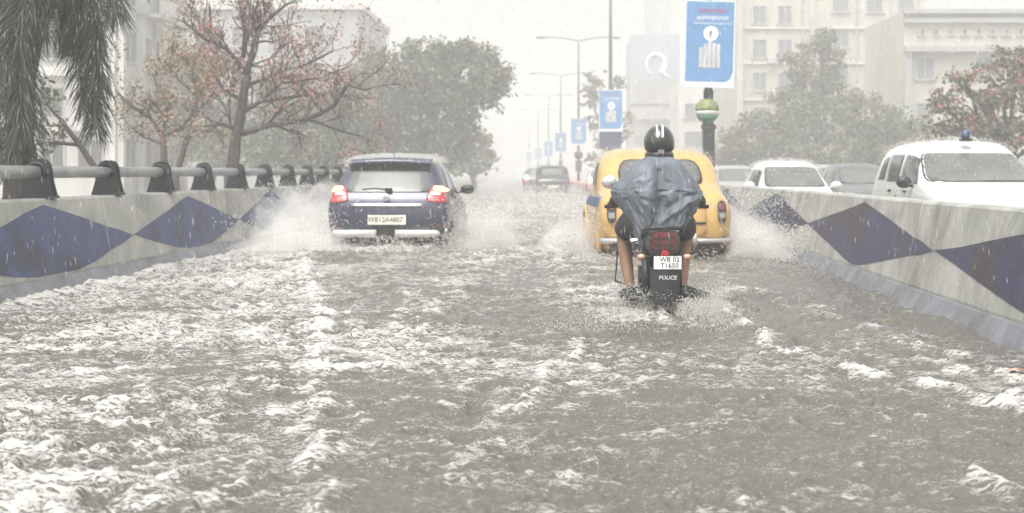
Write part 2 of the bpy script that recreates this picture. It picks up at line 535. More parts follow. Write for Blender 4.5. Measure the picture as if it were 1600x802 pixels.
def water_material():
    m = bpy.data.materials.new('muddy_flood_water')
    m.use_nodes = True
    N, L = m.node_tree.nodes, m.node_tree.links
    p = N['Principled BSDF']
    tc = N.new('ShaderNodeTexCoord')
    mp = N.new('ShaderNodeMapping'); mp.inputs['Scale'].default_value = (.46, 1.3, 1)
    L.new(tc.outputs['Object'], mp.inputs['Vector'])
    at = N.new('ShaderNodeAttribute'); at.attribute_name = 'foam'
    def noise(scale, detail, rough, dist=0.0, lac=2.0):
        n = N.new('ShaderNodeTexNoise')
        n.inputs['Scale'].default_value = scale; n.inputs['Detail'].default_value = detail
        n.inputs['Roughness'].default_value = rough; n.inputs['Distortion'].default_value = dist
        L.new(mp.outputs[0], n.inputs['Vector'])
        return n.outputs['Fac']
    def math_(op, a, b=None):
        n = N.new('ShaderNodeMath'); n.operation = op
        for i, q in enumerate((a, b)):
            if q is None: continue
            if isinstance(q, (int, float)): n.inputs[i].default_value = q
            else: L.new(q, n.inputs[i])
        return n.outputs[0]
    def rng(v, a, b, c=0, d=1, smooth=True):
        n = N.new('ShaderNodeMapRange')
        if smooth: n.interpolation_type = 'SMOOTHSTEP'
        n.inputs['From Min'].default_value = a; n.inputs['From Max'].default_value = b
        n.inputs['To Min'].default_value = c; n.inputs['To Max'].default_value = d
        L.new(v, n.inputs['Value'])
        return n.outputs[0]
    # lacy foam: thin strands where two noises cross their middle, opened up by the density
    na = noise(9, 7, .68, 2.2)
    strand = math_('SUBTRACT', 1.0, math_('MULTIPLY', math_('ABSOLUTE', math_('SUBTRACT', na, .5)), 9.0))
    nb = noise(34, 5, .7, 1.2)
    f = math_('ADD', at.outputs['Fac'], math_('MULTIPLY', math_('SUBTRACT', strand, .22), .44))
    f = math_('ADD', f, math_('MULTIPLY', math_('SUBTRACT', nb, .5), .95))
    speck = math_('MULTIPLY', rng(noise(75, 2, .5), .60, .74), .45)
    fac = math_('MAXIMUM', rng(f, .05, .27), speck)
    mx = N.new('ShaderNodeMix'); mx.data_type = 'RGBA'
    mx.inputs['A'].default_value = (0.104, 0.097, 0.083, 1)
    mx.inputs['B'].default_value = (0.50, 0.492, 0.465, 1)
    L.new(fac, mx.inputs['Factor'])
    L.new(mx.outputs['Result'], p.inputs['Base Color'])
    L.new(rng(fac, 0, 1, .07, .6, False), p.inputs['Roughness'])
    p.inputs['IOR'].default_value = 1.33
    p.inputs['Specular IOR Level'].default_value = .5
    b1 = N.new('ShaderNodeBump'); b1.inputs['Strength'].default_value = .6; b1.inputs['Distance'].default_value = .02
    hh = math_('ADD', noise(22, 5, .65, .4), math_('MULTIPLY', noise(60, 4, .7), .8))
    hh = math_('ADD', hh, math_('MULTIPLY', fac, .45))
    L.new(hh, b1.inputs['Height'])
    L.new(b1.outputs[0], p.inputs['Normal'])
    return m
M['water'] = water_material()
kind(obj('flood_water', water_sheet('flood_water', XL - .05, XR + .05, 620, 3.2, 70, .0033, WZ), M['water']), 'structure')
def flat_water(name, x0, x1, yl, z):
    rows = [[(x0 + bf(y), y, z), ((x0 + x1) / 2 + bf(y), y, z), (x1 + bf(y), y, z)] for y in yl]
    me = MB().grid(rows).mesh(name)
    at = me.attributes.new('foam', 'FLOAT', 'POINT')
    at.data.foreach_set('value', np.full(len(me.vertices), -.12, dtype=np.float32))
    return me
kind(obj('flood_water', flat_water('far_water', XL - .05, XR + .05, [70, 80, 100, 140, 200, 300, 500, 880], WZ), M['water']), 'structure')
kind(obj('flood_water', flat_water('near_water', XL - .05, XR + .05, [-30, -10, 0, 2, 3.2], WZ), M['water']), 'structure')
kind(obj('flood_water', flat_water('side_water', 3.6, 12.3, [-30, 0, 10, 20, 30, 42, 60, 100, 200, 400, 880], .08), M['water']), 'structure')

# ---- barriers -----------------------------------------------------------
PROF = [(0.0, -.05), (0.02, .16), (0.15, .335)]                 # sloped toe
FACE = [(0.165, .345), (0.31, 1.05)]                            # upper face
def face_x(z):
    t = (z - FACE[0][1]) / (FACE[1][1] - FACE[0][1])
    return FACE[0][0] + t * (FACE[1][0] - FACE[0][0])
def barrier(name, label, side, x0, seams, juncs, dmat, zlo, zhi, zmid, zbot):
    """side -1: wall left of the road, +1: right. The face looks at the road."""
    root = thing(name, label, 'barrier', (0, 0, 0))
    def P(o, y, z): return (x0 + side * o + bf(y), y, z)
    gap = .012
    for ya, yb in zip(seams[:-1], seams[1:]):
        ya, yb = ya + gap, yb - gap
        n = max(2, int((yb - ya) / .8) + 1)
        yl = np.linspace(ya, yb, n)
        sec = [(0.165, .30), (0.165, .345), (0.305, 1.03), (.325, 1.05), (.50, 1.05), (.52, 1.03), (.60, -.05), (0.165, -.05)]
        mb = MB(); m = len(sec)
        rows = [[P(o, y, z) for o, z in sec] for y in yl]
        vs_ = [p for r in rows for p in r]
        fs_ = []
        for i in range(n - 1):
            for k in range(m):
                q = (i * m + k, i * m + (k + 1) % m, (i + 1) * m + (k + 1) % m, (i + 1) * m + k)
                fs_.append(q if side < 0 else q[::-1])
        fs_.append(tuple(range(m))); fs_.append(tuple(range((n - 1) * m, n * m))[::-1])
        pan = obj('panel', mb.add(vs_, fs_), M['concrete'], root)
        # painted toe strip with a step under the panel
        sec2 = [(0.0, -.05), (0.015, .15), (0.13, .322), (.16, .325), (.16, -.05)]
        m2 = len(sec2)
        vs_ = [P(o, y, z) for y in yl for o, z in sec2]
        fs_ = []
        for i in range(n - 1):
            for k in range(m2):
                q = (i * m2 + k, i * m2 + (k + 1) % m2, (i + 1) * m2 + (k + 1) % m2, (i + 1) * m2 + k)
                fs_.append(q if side < 0 else q[::-1])
        fs_.append(tuple(range(m2))); fs_.append(tuple(range((n - 1) * m2, n * m2))[::-1])
        obj('toe_strip', MB().add(vs_, fs_), M['strip'], pan)
        # the diamonds that fall on this panel
        for ja, jb in zip(juncs[:-1], juncs[1:]):
            a, b = max(ja, ya + .004), min(jb, yb - .004)
            if b - a < .05: continue
            mid = (ja + jb) / 2
            yl2 = sorted(set([a, b] + ([mid] if a < mid < b else []) + list(np.linspace(a, b, 9))))
            rows = []
            for y in yl2:
                t = 1 - abs(y - mid) / (mid - ja)
                wob = .006 * math.sin(y * 7.3)
                zt = zmid + (zhi - zmid) * t + wob; zb = zmid + (zbot - zmid) * t - wob
                zb = max(zb, .348)
                if zt <= zb: zt = zb + .003
                r = []
                for s in np.linspace(0, 1, 4):
                    z = zb + (zt - zb) * s
                    r.append(P(face_x(z) - .004, y, z))
                rows.append(r)
            mb = MB().grid(rows)
            if side > 0: mb.f = [q[::-1] for q in mb.f]
            obj('painted_diamond', mb, dmat, pan)
    return root
lj = [5.95 + 5.1 * i for i in range(12)]
rj = [-1.0 + 6.4 * i for i in range(7)]
barrier('concrete_barrier', 'grey concrete parapet with blue diamonds under the steel pipe railing, left of the flooded road', -1, XL,
        [4.95 + 5.15 * i for i in range(14)], lj, M['diamond'], .3, 1.0, .60, .24)
barrier('concrete_barrier', 'grey concrete median barrier with dark violet blue diamonds, right of the flooded road', 1, XR,
        [-.2 + 6.4 * i for i in range(7)], rj, M['diamond_b'], .33, .99, .655, .33)

# low red and white painted median kerb farther on
kr = thing('median_kerb', 'low red and white painted median kerb running on past the yellow taxi', 'kerb')
y = 38.3; i = 0
while y < 150:
    L_ = 1.6 if y < 100 else 3.2
    x = XR + .15 + bf(y + L_ / 2)
    mb = MB().box((x + .35, y + L_ / 2, .3), (.7, L_ - .02, .62), Matrix.Rotation(-math.atan(bf(y + 1) - bf(y)), 3, 'Z'))
    blk = obj('kerb_block', mb, M['whitekerb'] if i % 3 == 0 else M['redkerb'], kr)
    y += L_; i += 1

# ---- pipe railing on the left parapet
rail = thing('steel_railing', 'galvanised pipe railing on dark brackets along the top of the left parapet', 'railing')
post_y = [7.7, 9.75, 11.8, 13.85] + [13.85 + 2.05 * i for i in range(1, 19)]
ry = [2.0] + post_y
ro = .42
for a, b in zip(ry[:-1], ry[1:]):
    pts = [(XL - ro + bf(a + (b - a) * t), a + (b - a) * t, 1.30) for t in (0.002, .5, .998)]
    obj('pipe', MB().tube(pts, .06, 14), M['galv'], rail, True)
proto = None
for i, py_ in enumerate(post_y):
    if proto is None:
        mb = MB()
        br = obj('bracket', None if False else MB().box((0, 0, .012), (.30, .26, .024)).mesh('bracket'), M['bracket'], rail)
        for dy in (-.075, .075):
            poly = [(-.16, 0), (.15, 0), (.115, .14), (.09, .30), (.055, .345), (0, .36), (-.07, .34), (-.105, .28), (-.125, .12)]
            pm = MB().prism(poly, Matrix.Translation((0, dy + .006, .02)) @ Matrix.Rotation(R(90), 4, 'X'), .012)
            obj('side_plate', pm, M['bracket'], br)
            strap = [(.085 * math.cos(t), dy * 1.25, .25 + .085 * math.sin(t)) for t in np.linspace(-.3, math.pi + .3, 12)]
            obj('strap', MB().tube(strap, .016, 6), M['bracket'], br, True)
        proto = br
    else:
        br = dup_tree(proto, parent=rail)
    br.location = (XL - ro + bf(py_), py_, 1.05)

# ---- lamp posts with banners along the median
def strokes(n, w, h, seed):
    """a line of unreadable print: short upright and slanting strokes"""
    rr = random.Random(seed); mb = MB(); x = -w / 2
    while x < w / 2 - .02:
        cw = rr.uniform(.035, .06)
        for k in range(2):
            mb.box((x + cw * (.15 + .6 * k), 0, rr.uniform(-.1, .1) * h), (.012, .006, h * rr.uniform(.7, 1)))
        mb.box((x + cw * .4, -.002, rr.choice((-.4, 0, .4)) * h), (cw * .6, .006, h * .16))
        x += cw + .018
    return mb
def banner_parts(par, z0, z1, w, tilt, full=True):
    cz = (z0 + z1) / 2; h = z1 - z0
    b = obj('banner', MB().box((0, 0, 0), (w, .05, h)), M['banner_edge'], par, loc=(0, -.22, cz))
    b.rotation_euler = (0, tilt, 0)
    e = .03
    c = .14 * w
    poly = [(-w / 2 + e, -h / 2 + .14), (w / 2 - .2, -h / 2 + .14), (w / 2 - .1, -h / 2 + .2), (w / 2 - e, -h / 2 + .36), (w / 2 - e, h / 2 - e), (-w / 2 + e, h / 2 - e)]
    obj('blue_field', MB().prism(poly, Matrix.Translation((0, -.026, 0)) @ Matrix.Rotation(R(90), 4, 'X'), .006), M['banner'], b)
    circ = [(.17 * math.cos(t), .17 * math.sin(t)) for t in np.linspace(0, 2 * math.pi, 28, endpoint=False)]
    obj('emblem', MB().prism(circ, Matrix.Translation((.02, -.033, .24)) @ Matrix.Rotation(R(90), 4, 'X'), .006), M['white_ink'], b)
    mb = MB()
    for j, (dx, hh) in enumerate(((-.22, .42), (-.12, .5), (-.02, .56), (.08, .52), (.18, .5))):
        mb.box((dx + .02, -.036, -.5 + hh / 2), (.085, .008, hh))
        mb.box((dx + .02, -.036, -.52), (.11, .008, .05))
    obj('picture', mb, M['banner_grey'], b)
    if full:
        obj('emblem_mark', MB().box((.02, -.042, .26), (.07, .006, .1)).box((.02, -.042, .17), (.16, .006, .02)).box((.0, -.042, .21), (.03, .006, .09)), M['banner_dark'], b)
        obj('lettering', strokes(9, .62, .09, 3), M['banner_red'], b, loc=(.04, -.036, .76))
        obj('lettering', strokes(9, .7, .09, 4), M['white_ink'], b, loc=(.04, -.036, .60))
        obj('lettering', strokes(9, .85, .05, 5), M['banner_edge'], b, loc=(.04, -.036, .47))
    return b
def lamp_post(px, Y, i, label):
    x = (px - VX) / F * Y
    r = thing('lamp_post', label, 'lamp post', (x, Y, 0.0), 0, 'lamp posts with blue banners along the median')
    near = i == 0
    obj('pole', MB().tube([(0, 0, 0), (0, 0, 3.2), (0, 0, 7), (0, 0, 11.0)], [.11, .10, .085, .06], 10), M['pole'], r, True)
    for s in (-1, 1):
        pts = [(s * 2.45 * t, 0, 10.95 + .28 * math.sin(t * 1.9)) for t in np.linspace(0, 1, 7)]
        arm = obj('arm', MB().tube(pts, .04, 6), M['pole'], r, True)
        obj('lamp_head', MB().ball((s * 2.75, 0, 11.2), (.40, .15, .09), 12, 7), M['pole'], arm, True)
    banner_parts(r, 3.24, 5.24, 1.15, R(1.5) if near else 0, i < 3)
    if near:
        obj('lower_sleeve', MB().box((0, 0, 1.85), (.26, .26, .9)).box((0, 0, 2.34), (.32, .3, .1)).box((0, -.15, 1.8), (.05, .03, .5)).box((0, -.15, 2.2), (.1, .03, .12)).tube([(0, 0, 2.3), (0, 0, 3.2)], .12, 10), M['pole_dark'], r)
        gl = obj('globe', MB().lathe([(0.001, .28), (.13, .25), (.225, .17), (.275, .05), (.275, -.02)], 20), M['globe_y'], r, True, loc=(-.03, -.02, 2.73))
        obj('globe_band', MB().lathe([(.276, -.02), (.262, -.12)], 20), M['globe_w'], gl, True)
        obj('globe_base', MB().lathe([(.264, -.12), (.19, -.23), (.12, -.28), (.12, -.34), (0.001, -.34)], 20), M['globe_g'], gl, True)
    elif i == 1:
        obj('small_sign', MB().box((0, -.15, 2.85), (1.05, .05, .85)).box((0, -.15, 3.33), (.3, .04, .16)), M['navy_sign'], r)
    elif i == 2:
        obj('ball_ornament', MB().ball((0, 0, 3.0 - .45), .33, 12, 8), M['pole_dark'], r, True)
        obj('planter_box', MB().box((0, 0, 1.75), (.45, .45, .8)), M['pole_dark'], r)
    else:
        obj('planter_box', MB().box((0, 0, 1.9), (.4, .4, 1.1)), M['pole_dark'], r)
lamp_post(1107, 33.6, 0, 'post with the biggest blue banner above a yellow green globe behind the taxi')
lamp_post(954, 70, 1, 'lamp post with blue banner and a small navy sign below it')
lamp_post(904, 107, 2, 'double-armed lamp post with blue banner above a dark ball ornament')
lamp_post(876, 146, 3, 'hazy lamp post with blue banner, fourth along the median')
lamp_post(857, 186, 4, 'faint lamp post with pale blue banner, fifth along the median')
lamp_post(841, 232, 5, 'very faint lamp post with banner, sixth along the median')
lamp_post(827, 290, 6, 'barely visible lamp post with banner, farthest along the median')
# ================================================================== VEHICLES
def loft_body(stations, crown=.03, bulge_r=.04, bulge_f=.06, sub=2):
    """stations: rear to front; each = 7 rows (halfwidth, y, z) from floor to roof. Box topology, all quads."""
    us = (-1, -.55, 0, .55, 1)
    nr = len(stations[0])
    def pt(st, r, u, cap=0):
        x, y, z = st[r]
        if r == nr - 1: z += crown * (1 - u * u)
        y += cap * (1 - u * u)
        return (x * u, y, z)
    verts, index = [], {}
    def vid(s, r, j):
        k = (s, r, j)
        if k not in index:
            cap = -bulge_r if s == 0 else (bulge_f if s == len(stations) - 1 else 0)
            index[k] = len(verts); verts.append(pt(stations[s], r, us[j], cap))
        return index[k]
    per = [(0, j) for j in range(5)] + [(r, 4) for r in range(1, nr)] + [(nr - 1, j) for j in (3, 2, 1, 0)] + [(r, 0) for r in range(nr - 2, 0, -1)]
    faces = []
    for s in range(len(stations) - 1):
        for k in range(len(per)):
            a, b = per[k], per[(k + 1) % len(per)]
            faces.append((vid(s, *a), vid(s, *b), vid(s + 1, *b), vid(s + 1, *a)))
    for s, fl in ((0, False), (len(stations) - 1, True)):
        for r in range(nr - 1):
            for j in range(4):
                q = (vid(s, r, j), vid(s, r + 1, j), vid(s, r + 1, j + 1), vid(s, r, j + 1))
                faces.append(q[::-1] if fl else q)
    me = bpy.data.meshes.new('body')
    me.from_pydata(verts, [], faces)
    bm = bmesh.new(); bm.from_mesh(me); bmesh.ops.recalc_face_normals(bm, faces=bm.faces); bm.to_mesh(me); bm.free()
    o = bpy.data.objects.new('tmp', me); COL.objects.link(o)
    md = o.modifiers.new('s', 'SUBSURF'); md.levels = sub; md.render_levels = sub
    dg = bpy.context.evaluated_depsgraph_get()
    out = bpy.data.meshes.new_from_object(o.evaluated_get(dg))
    bpy.data.objects.remove(o); bpy.data.meshes.remove(me)
    out.name = 'body'
    return out

def bvh_of(me):
    return BVHTree.FromPolygons([v.co.copy() for v in me.vertices], [tuple(p.vertices) for p in me.polygons])

def round_poly(poly, r):
    out = []
    n = len(poly)
    for i in range(n):
        p0, p1, p2 = Vector(poly[i - 1]), Vector(poly[i]), Vector(poly[(i + 1) % n])
        a, b = p0 - p1, p2 - p1
        ra, rb = min(r, a.length * .45), min(r, b.length * .45)
        A, B = p1 + a.normalized() * ra, p1 + b.normalized() * rb
        for t in (0, .33, .67, 1):
            out.append(((1 - t) ** 2 * A + 2 * t * (1 - t) * p1 + t * t * B))
    return [tuple(p) for p in out]

def patch(bvh, poly, view, off=.006, r=.03, nr=9, nc=9, depth=.012):
    """a sheet lying on the body: poly is drawn in the plane seen from `view` (rear, front, left, right)"""
    poly = round_poly(poly, r) if r > 0 else poly
    bs = [p[1] for p in poly]
    lo, hi = min(bs), max(bs)
    d = {'rear': Vector((0, 1, 0)), 'front': Vector((0, -1, 0)), 'left': Vector((1, 0, 0)), 'right': Vector((-1, 0, 0)), 'top': Vector((0, 0, -1))}[view]
    rows = []
    for i in range(nr):
        t = i / (nr - 1)
        b = lo + (hi - lo) * (.5 - .5 * math.cos(math.pi * t))
        b_ = min(max(b, lo + 1e-5), hi - 1e-5)
        xs = []
        for k in range(len(poly)):
            (x0, b0), (x1, b1) = poly[k], poly[(k + 1) % len(poly)]
            if (b0 - b_) * (b1 - b_) <= 0 and abs(b1 - b0) > 1e-9:
                xs.append(x0 + (x1 - x0) * (b_ - b0) / (b1 - b0))
        xa, xb = min(xs), max(xs)
        row = []
        for j in range(nc):
            a = xa + (xb - xa) * j / (nc - 1)
            if view in ('rear', 'front'): o = Vector((a, 0, b))
            elif view == 'top': o = Vector((a, b, 0))
            else: o = Vector((0, a, b))
            hit = bvh.ray_cast(o - d * 12, d)
            if hit[0] is None:
                h2 = bvh.find_nearest(o + d * -.8)
                q, nn = h2[0], h2[1]
            else:
                q, nn = hit[0], hit[1]
            if nn.dot(d) > 0: nn = -nn
            row.append(q + nn * off * .5 - d * off * .5)
        rows.append(row)
    mb = MB().grid(rows)
    m, n = nr, nc                               # turned-in edge so the sheet has thickness
    ring = [j for j in range(n)] + [i * n + n - 1 for i in range(1, m)] + [(m - 1) * n + j for j in range(n - 2, -1, -1)] + [i * n for i in range(m - 2, 0, -1)]
    base = len(mb.v)
    mb.v += [tuple(Vector(mb.v[k]) + d * depth) for k in ring]
    L_ = len(ring)
    mb.f += [(ring[k], base + k, base + (k + 1) % L_, ring[(k + 1) % L_]) for k in range(L_)]
    return mb

def wheel(par, x, y, r, w, rimmat, side):
    Mx = Matrix.Translation((x, y, r)) @ Matrix.Rotation(R(90), 4, 'Y')
    wh = obj('wheel', MB().lathe([(r * .62, -w / 2), (r * .92, -w / 2), (r, -w * .36), (r, w * .36), (r * .92, w / 2), (r * .62, w / 2)], 26, Mx, True), M['rubber'], par, True)
    mb = MB().lathe([(.001, side * w * .30), (r * .2, side * w * .34), (r * .25, side * w * .26), (r * .60, side * w * .22), (r * .63, side * w * .46), (r * .63, -side * w * .4)], 26, Mx)
    for k in range(5):
        a = 2 * math.pi * k / 5
        Mk = Mx @ Matrix.Rotation(a, 4, 'Z')
        mb.box((0, 0, 0), (.05, r * .5, .02), None)
        n = 8
        for q in range(len(mb.v) - n, len(mb.v)):
            mb.v[q] = tuple(Mk @ (Vector(mb.v[q]) + Vector((0, r * .38, side * w * .32))))
    obj('rim', mb, rimmat, wh)
    return wh

def arch(par, bvh, y, r, z, side, m):
    """dark wheel opening lying on the body side"""
    poly = [(y + r * 1.16 * math.cos(t), max(.2, z + r * 1.16 * math.sin(t))) for t in np.linspace(-.6, math.pi + .6, 20)]
    return obj('wheel_arch', patch(bvh, poly, 'right' if side > 0 else 'left', .004, 0, 9, 9), m, par, True)

def scaled(st, sx=1, sy=1, sz=1):
    return [[(x * sx, y * sy, z * sz) for x, y, z in s] for s in st]

HATCH = [
    [(.70, .14, .28), (.82, .05, .33), (.885, .0, .52), (.885, .01, .82), (.85, .10, .99), (.67, .36, 1.28), (.60, .52, 1.475)],
    [(.72, .26, .25), (.84, .20, .30), (.90, .18, .53), (.90, .19, .83), (.865, .28, 1.0), (.715, .56, 1.31), (.63, .68, 1.495)],
    [(.74, .9, .22), (.86, .9, .28), (.895, .9, .55), (.895, .9, .84), (.865, .95, 1.0), (.74, 1.0, 1.34), (.62, 1.05, 1.515)],
    [(.74, 1.6, .2), (.86, 1.6, .27), (.885, 1.6, .55), (.885, 1.6, .84), (.86, 1.6, .98), (.74, 1.6, 1.33), (.61, 1.6, 1.52)],
    [(.74, 2.2, .2), (.86, 2.2, .27), (.885, 2.2, .55), (.885, 2.2, .83), (.86, 2.2, .96), (.73, 2.12, 1.30), (.58, 1.98, 1.49)],
    [(.74, 3.0, .2), (.86, 3.0, .27), (.885, 3.0, .55), (.88, 3.0, .81), (.84, 3.0, .90), (.72, 2.95, .94), (.45, 2.9, .96)],
    [(.74, 3.55, .22), (.84, 3.55, .28), (.87, 3.55, .5), (.85, 3.55, .74), (.79, 3.55, .80), (.62, 3.58, .84), (.4, 3.58, .85)],
    [(.62, 3.85, .26), (.72, 3.94, .32), (.76, 3.98, .5), (.74, 3.95, .66), (.68, 3.87, .72), (.52, 3.82, .76), (.35, 3.8, .77)],
]
AMB = [
    [(.58, .12, .36), (.70, .04, .40), (.80, .02, .56), (.80, .05, .82), (.68, .14, .99), (.54, .26, 1.07), (.40, .34, 1.10)],
    [(.62, .22, .33), (.74, .16, .37), (.84, .18, .58), (.84, .2, .86), (.74, .28, 1.03), (.58, .40, 1.10), (.44, .5, 1.14)],
    [(.70, .75, .3), (.79, .75, .36), (.85, .75, .6), (.85, .75, .9), (.80, .78, 1.06), (.70, .82, 1.15), (.52, .84, 1.20)],
    [(.72, 1.08, .3), (.80, 1.08, .36), (.84, 1.08, .6), (.84, 1.08, .92), (.81, 1.06, 1.09), (.765, 1.08, 1.37), (.64, 1.10, 1.48)],
    [(.72, 1.4, .3), (.80, 1.4, .36), (.84, 1.4, .6), (.84, 1.4, .92), (.81, 1.4, 1.10), (.785, 1.38, 1.43), (.66, 1.36, 1.60)],
    [(.73, 2.1, .3), (.80, 2.1, .36), (.83, 2.1, .6), (.83, 2.1, .92), (.81, 2.1, 1.10), (.775, 2.1, 1.44), (.66, 2.1, 1.625)],
    [(.73, 2.75, .3), (.80, 2.75, .36), (.83, 2.75, .6), (.83, 2.75, .92), (.79, 2.75, 1.09), (.72, 2.62, 1.38), (.55, 2.5, 1.57)],
    [(.72, 3.2, .3), (.80, 3.2, .36), (.84, 3.2, .6), (.83, 3.2, .90), (.74, 3.2, 1.03), (.60, 3.12, 1.08), (.42, 3.08, 1.12)],
    [(.70, 3.9, .3), (.80, 3.9, .36), (.84, 3.9, .56), (.82, 3.9, .82), (.70, 3.9, .96), (.50, 3.9, 1.02), (.3, 3.9, 1.05)],
    [(.58, 4.2, .34), (.68, 4.26, .4), (.74, 4.28, .55), (.74, 4.24, .76), (.62, 4.2, .88), (.42, 4.2, .95), (.25, 4.2, .98)],
]
SUV = [
    [(.70, .08, .35), (.80, .03, .42), (.87, .0, .7), (.87, .02, 1.0), (.84, .07, 1.13), (.75, .18, 1.47), (.64, .28, 1.66)],
    [(.72, .3, .3), (.84, .26, .36), (.885, .24, .7), (.885, .26, 1.02), (.855, .3, 1.14), (.78, .42, 1.50), (.66, .52, 1.70)],
    [(.74, 1.2, .3), (.84, 1.2, .36), (.885, 1.2, .7), (.885, 1.2, 1.02), (.855, 1.2, 1.14), (.79, 1.2, 1.51), (.66, 1.2, 1.73)],
    [(.74, 1.9, .3), (.84, 1.9, .36), (.885, 1.9, .7), (.885, 1.9, 1.02), (.855, 1.9, 1.13), (.79, 1.9, 1.50), (.65, 1.9, 1.73)],
    [(.74, 2.45, .3), (.84, 2.45, .36), (.885, 2.45, .7), (.885, 2.45, 1.01), (.855, 2.45, 1.12), (.78, 2.35, 1.46), (.62, 2.2, 1.68)],
    [(.74, 3.1, .3), (.84, 3.1, .36), (.885, 3.1, .7), (.88, 3.1, 1.0), (.84, 3.1, 1.09), (.74, 3.05, 1.13), (.5, 3.0, 1.16)],
    [(.74, 3.8, .3), (.83, 3.8, .36), (.87, 3.8, .6), (.85, 3.8, .93), (.80, 3.8, 1.0), (.64, 3.82, 1.05), (.4, 3.82, 1.06)],
    [(.65, 4.1, .33), (.75, 4.18, .4), (.80, 4.22, .6), (.79, 4.2, .8), (.74, 4.14, .9), (.60, 4.07, .96), (.4, 4.04, .98)],
]

def mirror_wing(par, x, y, z, s, m, sc=1.0):
    mb = MB().ball((x + s * .10 * sc, y, z), (.10 * sc, .05 * sc, .068 * sc), 12, 8)
    mb.tube([(x - s * .02, y + .02, z - .05), (x + s * .06, y, z - .03)], .02, 6)
    w = obj('wing_mirror', mb, m, par, True)
    return w

# ---------- navy hatchback ------------------------------------------------
def heading(Y): return -math.atan((bf(Y + 1) - bf(Y - 1)) / 2)
hb = thing('hatchback', 'dark navy hatchback with lit brake lights driving away through the flood', 'car', (CARX, CARY - .05, 0.0), heading(21) - R(1.0))
body_me = loft_body(HATCH, bulge_r=.05)
bv = bvh_of(body_me)
hb_body = obj('body', body_me, M['navy'], hb, True)
rg = obj('rear_window', patch(bv, [(-.64, 1.0), (.64, 1.0), (.535, 1.37), (-.535, 1.37)], 'rear', .008, .06), M['pale_glass'], hb, True)
obj('wiper', MB().tube([(.02, .07, 1.045), (-.18, .11, 1.06), (-.38, .10, 1.045)], .008, 6).box((0.02, .06, 1.04), (.1, .06, .05)), M['black'], rg)
sp = MB().grid([[(x * .60, .30 + .06 * abs(x) ** 2, 1.425 - .03 * x * x) for x in np.linspace(-1, 1, 11)],
               [(x * .60, .27 + .06 * abs(x) ** 2, 1.45 - .03 * x * x) for x in np.linspace(-1, 1, 11)],
               [(x * .61, .33 + .05 * abs(x) ** 2, 1.505 - .03 * x * x) for x in np.linspace(-1, 1, 11)],
               [(x * .62, .75, 1.53 - .03 * x * x) for x in np.linspace(-1, 1, 11)]])
sp_o = obj('roof_spoiler', sp, M['navy'], hb, True)
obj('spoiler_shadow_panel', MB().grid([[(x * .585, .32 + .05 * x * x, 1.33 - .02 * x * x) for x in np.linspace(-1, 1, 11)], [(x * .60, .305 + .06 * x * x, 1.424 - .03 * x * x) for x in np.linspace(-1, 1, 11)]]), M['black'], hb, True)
obj('aerial', MB().tube([(0, .85, 1.52), (0, .70, 1.60)], .008, 6), M['black'], hb)
for s in (-1, 1):
    lp = obj('tail_lamp', patch(bv, [(s * .57, .86), (s * .86, .84), (s * .87, .98), (s * .80, 1.09), (s * .66, 1.10), (s * .60, 1.0)], 'rear', .02, .03), M['red_lamp'], hb, True)
    obj('lit_strip', patch(bv, [(s * .66, 1.03), (s * .84, 1.0), (s * .85, 1.03), (s * .79, 1.08), (s * .68, 1.085)], 'rear', .032, .012), M['lit_lamp'], lp, True)
    obj('clear_strip', patch(bv, [(s * .62, .955), (s * .78, .95), (s * .78, 1.0), (s * .65, 1.01)], 'rear', .03, .012), M['clear_lamp'], lp, True)
    obj('rear_reflector', patch(bv, [(s * .70, .50), (s * .82, .50), (s * .82, .54), (s * .70, .54)], 'rear', .012, .01), M['dull_red'], hb, True)
    mirror_wing(hb, s * .86, 2.45, 1.02, s, M['black'], 1.15)
    side = 'right' if s > 0 else 'left'
    obj('side_window', patch(bv, [(.62, 1.03), (1.42, 1.03), (1.42, 1.36), (.95, 1.36)], side, .006, .04), M['dark_glass'], hb, True)
    obj('side_window', patch(bv, [(1.5, 1.03), (2.5, 1.0), (2.05, 1.37), (1.5, 1.37)], side, .006, .04), M['dark_glass'], hb, True)
    for yy in (.72, 3.2):
        arch(hb, bv, yy, .30, .30, s, M['black'])
        wheel(hb, s * .80, yy, .305, .19, M['silver'], s)
    obj('door_handle', MB().box((s * .895, 1.25, .90), (.03, .16, .03)), M['navy'], hb)
    obj('headlamp', patch(bv, [(s * .48, .64), (s * .70, .68), (s * .70, .76), (s * .52, .72)], 'front', .008, .02), M['clear_lamp'], hb, True)
obj('chrome_strip', patch(bv, [(-.53, .795), (.53, .795), (.53, .835), (-.53, .835)], 'rear', .022, .008, 4, 13), M['chrome'], hb, True)
pl = obj('number_plate', MB().box((.01, -.075, .60), (.56, .02, .14)), M['plate_y'], hb)
obj('lettering', text_mesh('WB12A4807', .075, sx=.92), M['ink'], pl, loc=(-.01, -.088, .60))
obj('badge', MB().lathe([(.001, .012), (.045, .008), (.055, 0)], 6, Matrix.Translation((.0, -.055, .93)) @ Matrix.Rotation(R(90), 4, 'X')), M['chrome'], hb)
obj('model_lettering', text_mesh('ooeoo', .04), M['silver'], hb, loc=(-.38, -.048, .93))
gb = obj('bumper_guard', MB().tube([(-.78, -.07, .40), (-.74, -.09, .40), (-.14, -.115, .40)], [.03, .055, .06], 12).tube([(.14, -.115, .40), (.74, -.09, .40), (.78, -.07, .40)], [.06, .055, .03], 12), M['silver'], hb, True)
obj('guard_bracket', MB().box((0, -.06, .40), (.24, .06, .16)).box((0, -.11, .42), (.07, .05, .09)), M['black'], gb)
obj('lower_bumper', patch(bv, [(-.80, .30), (.80, .30), (.83, .44), (-.83, .44)], 'rear', .012, .04), M['black'], hb, True)
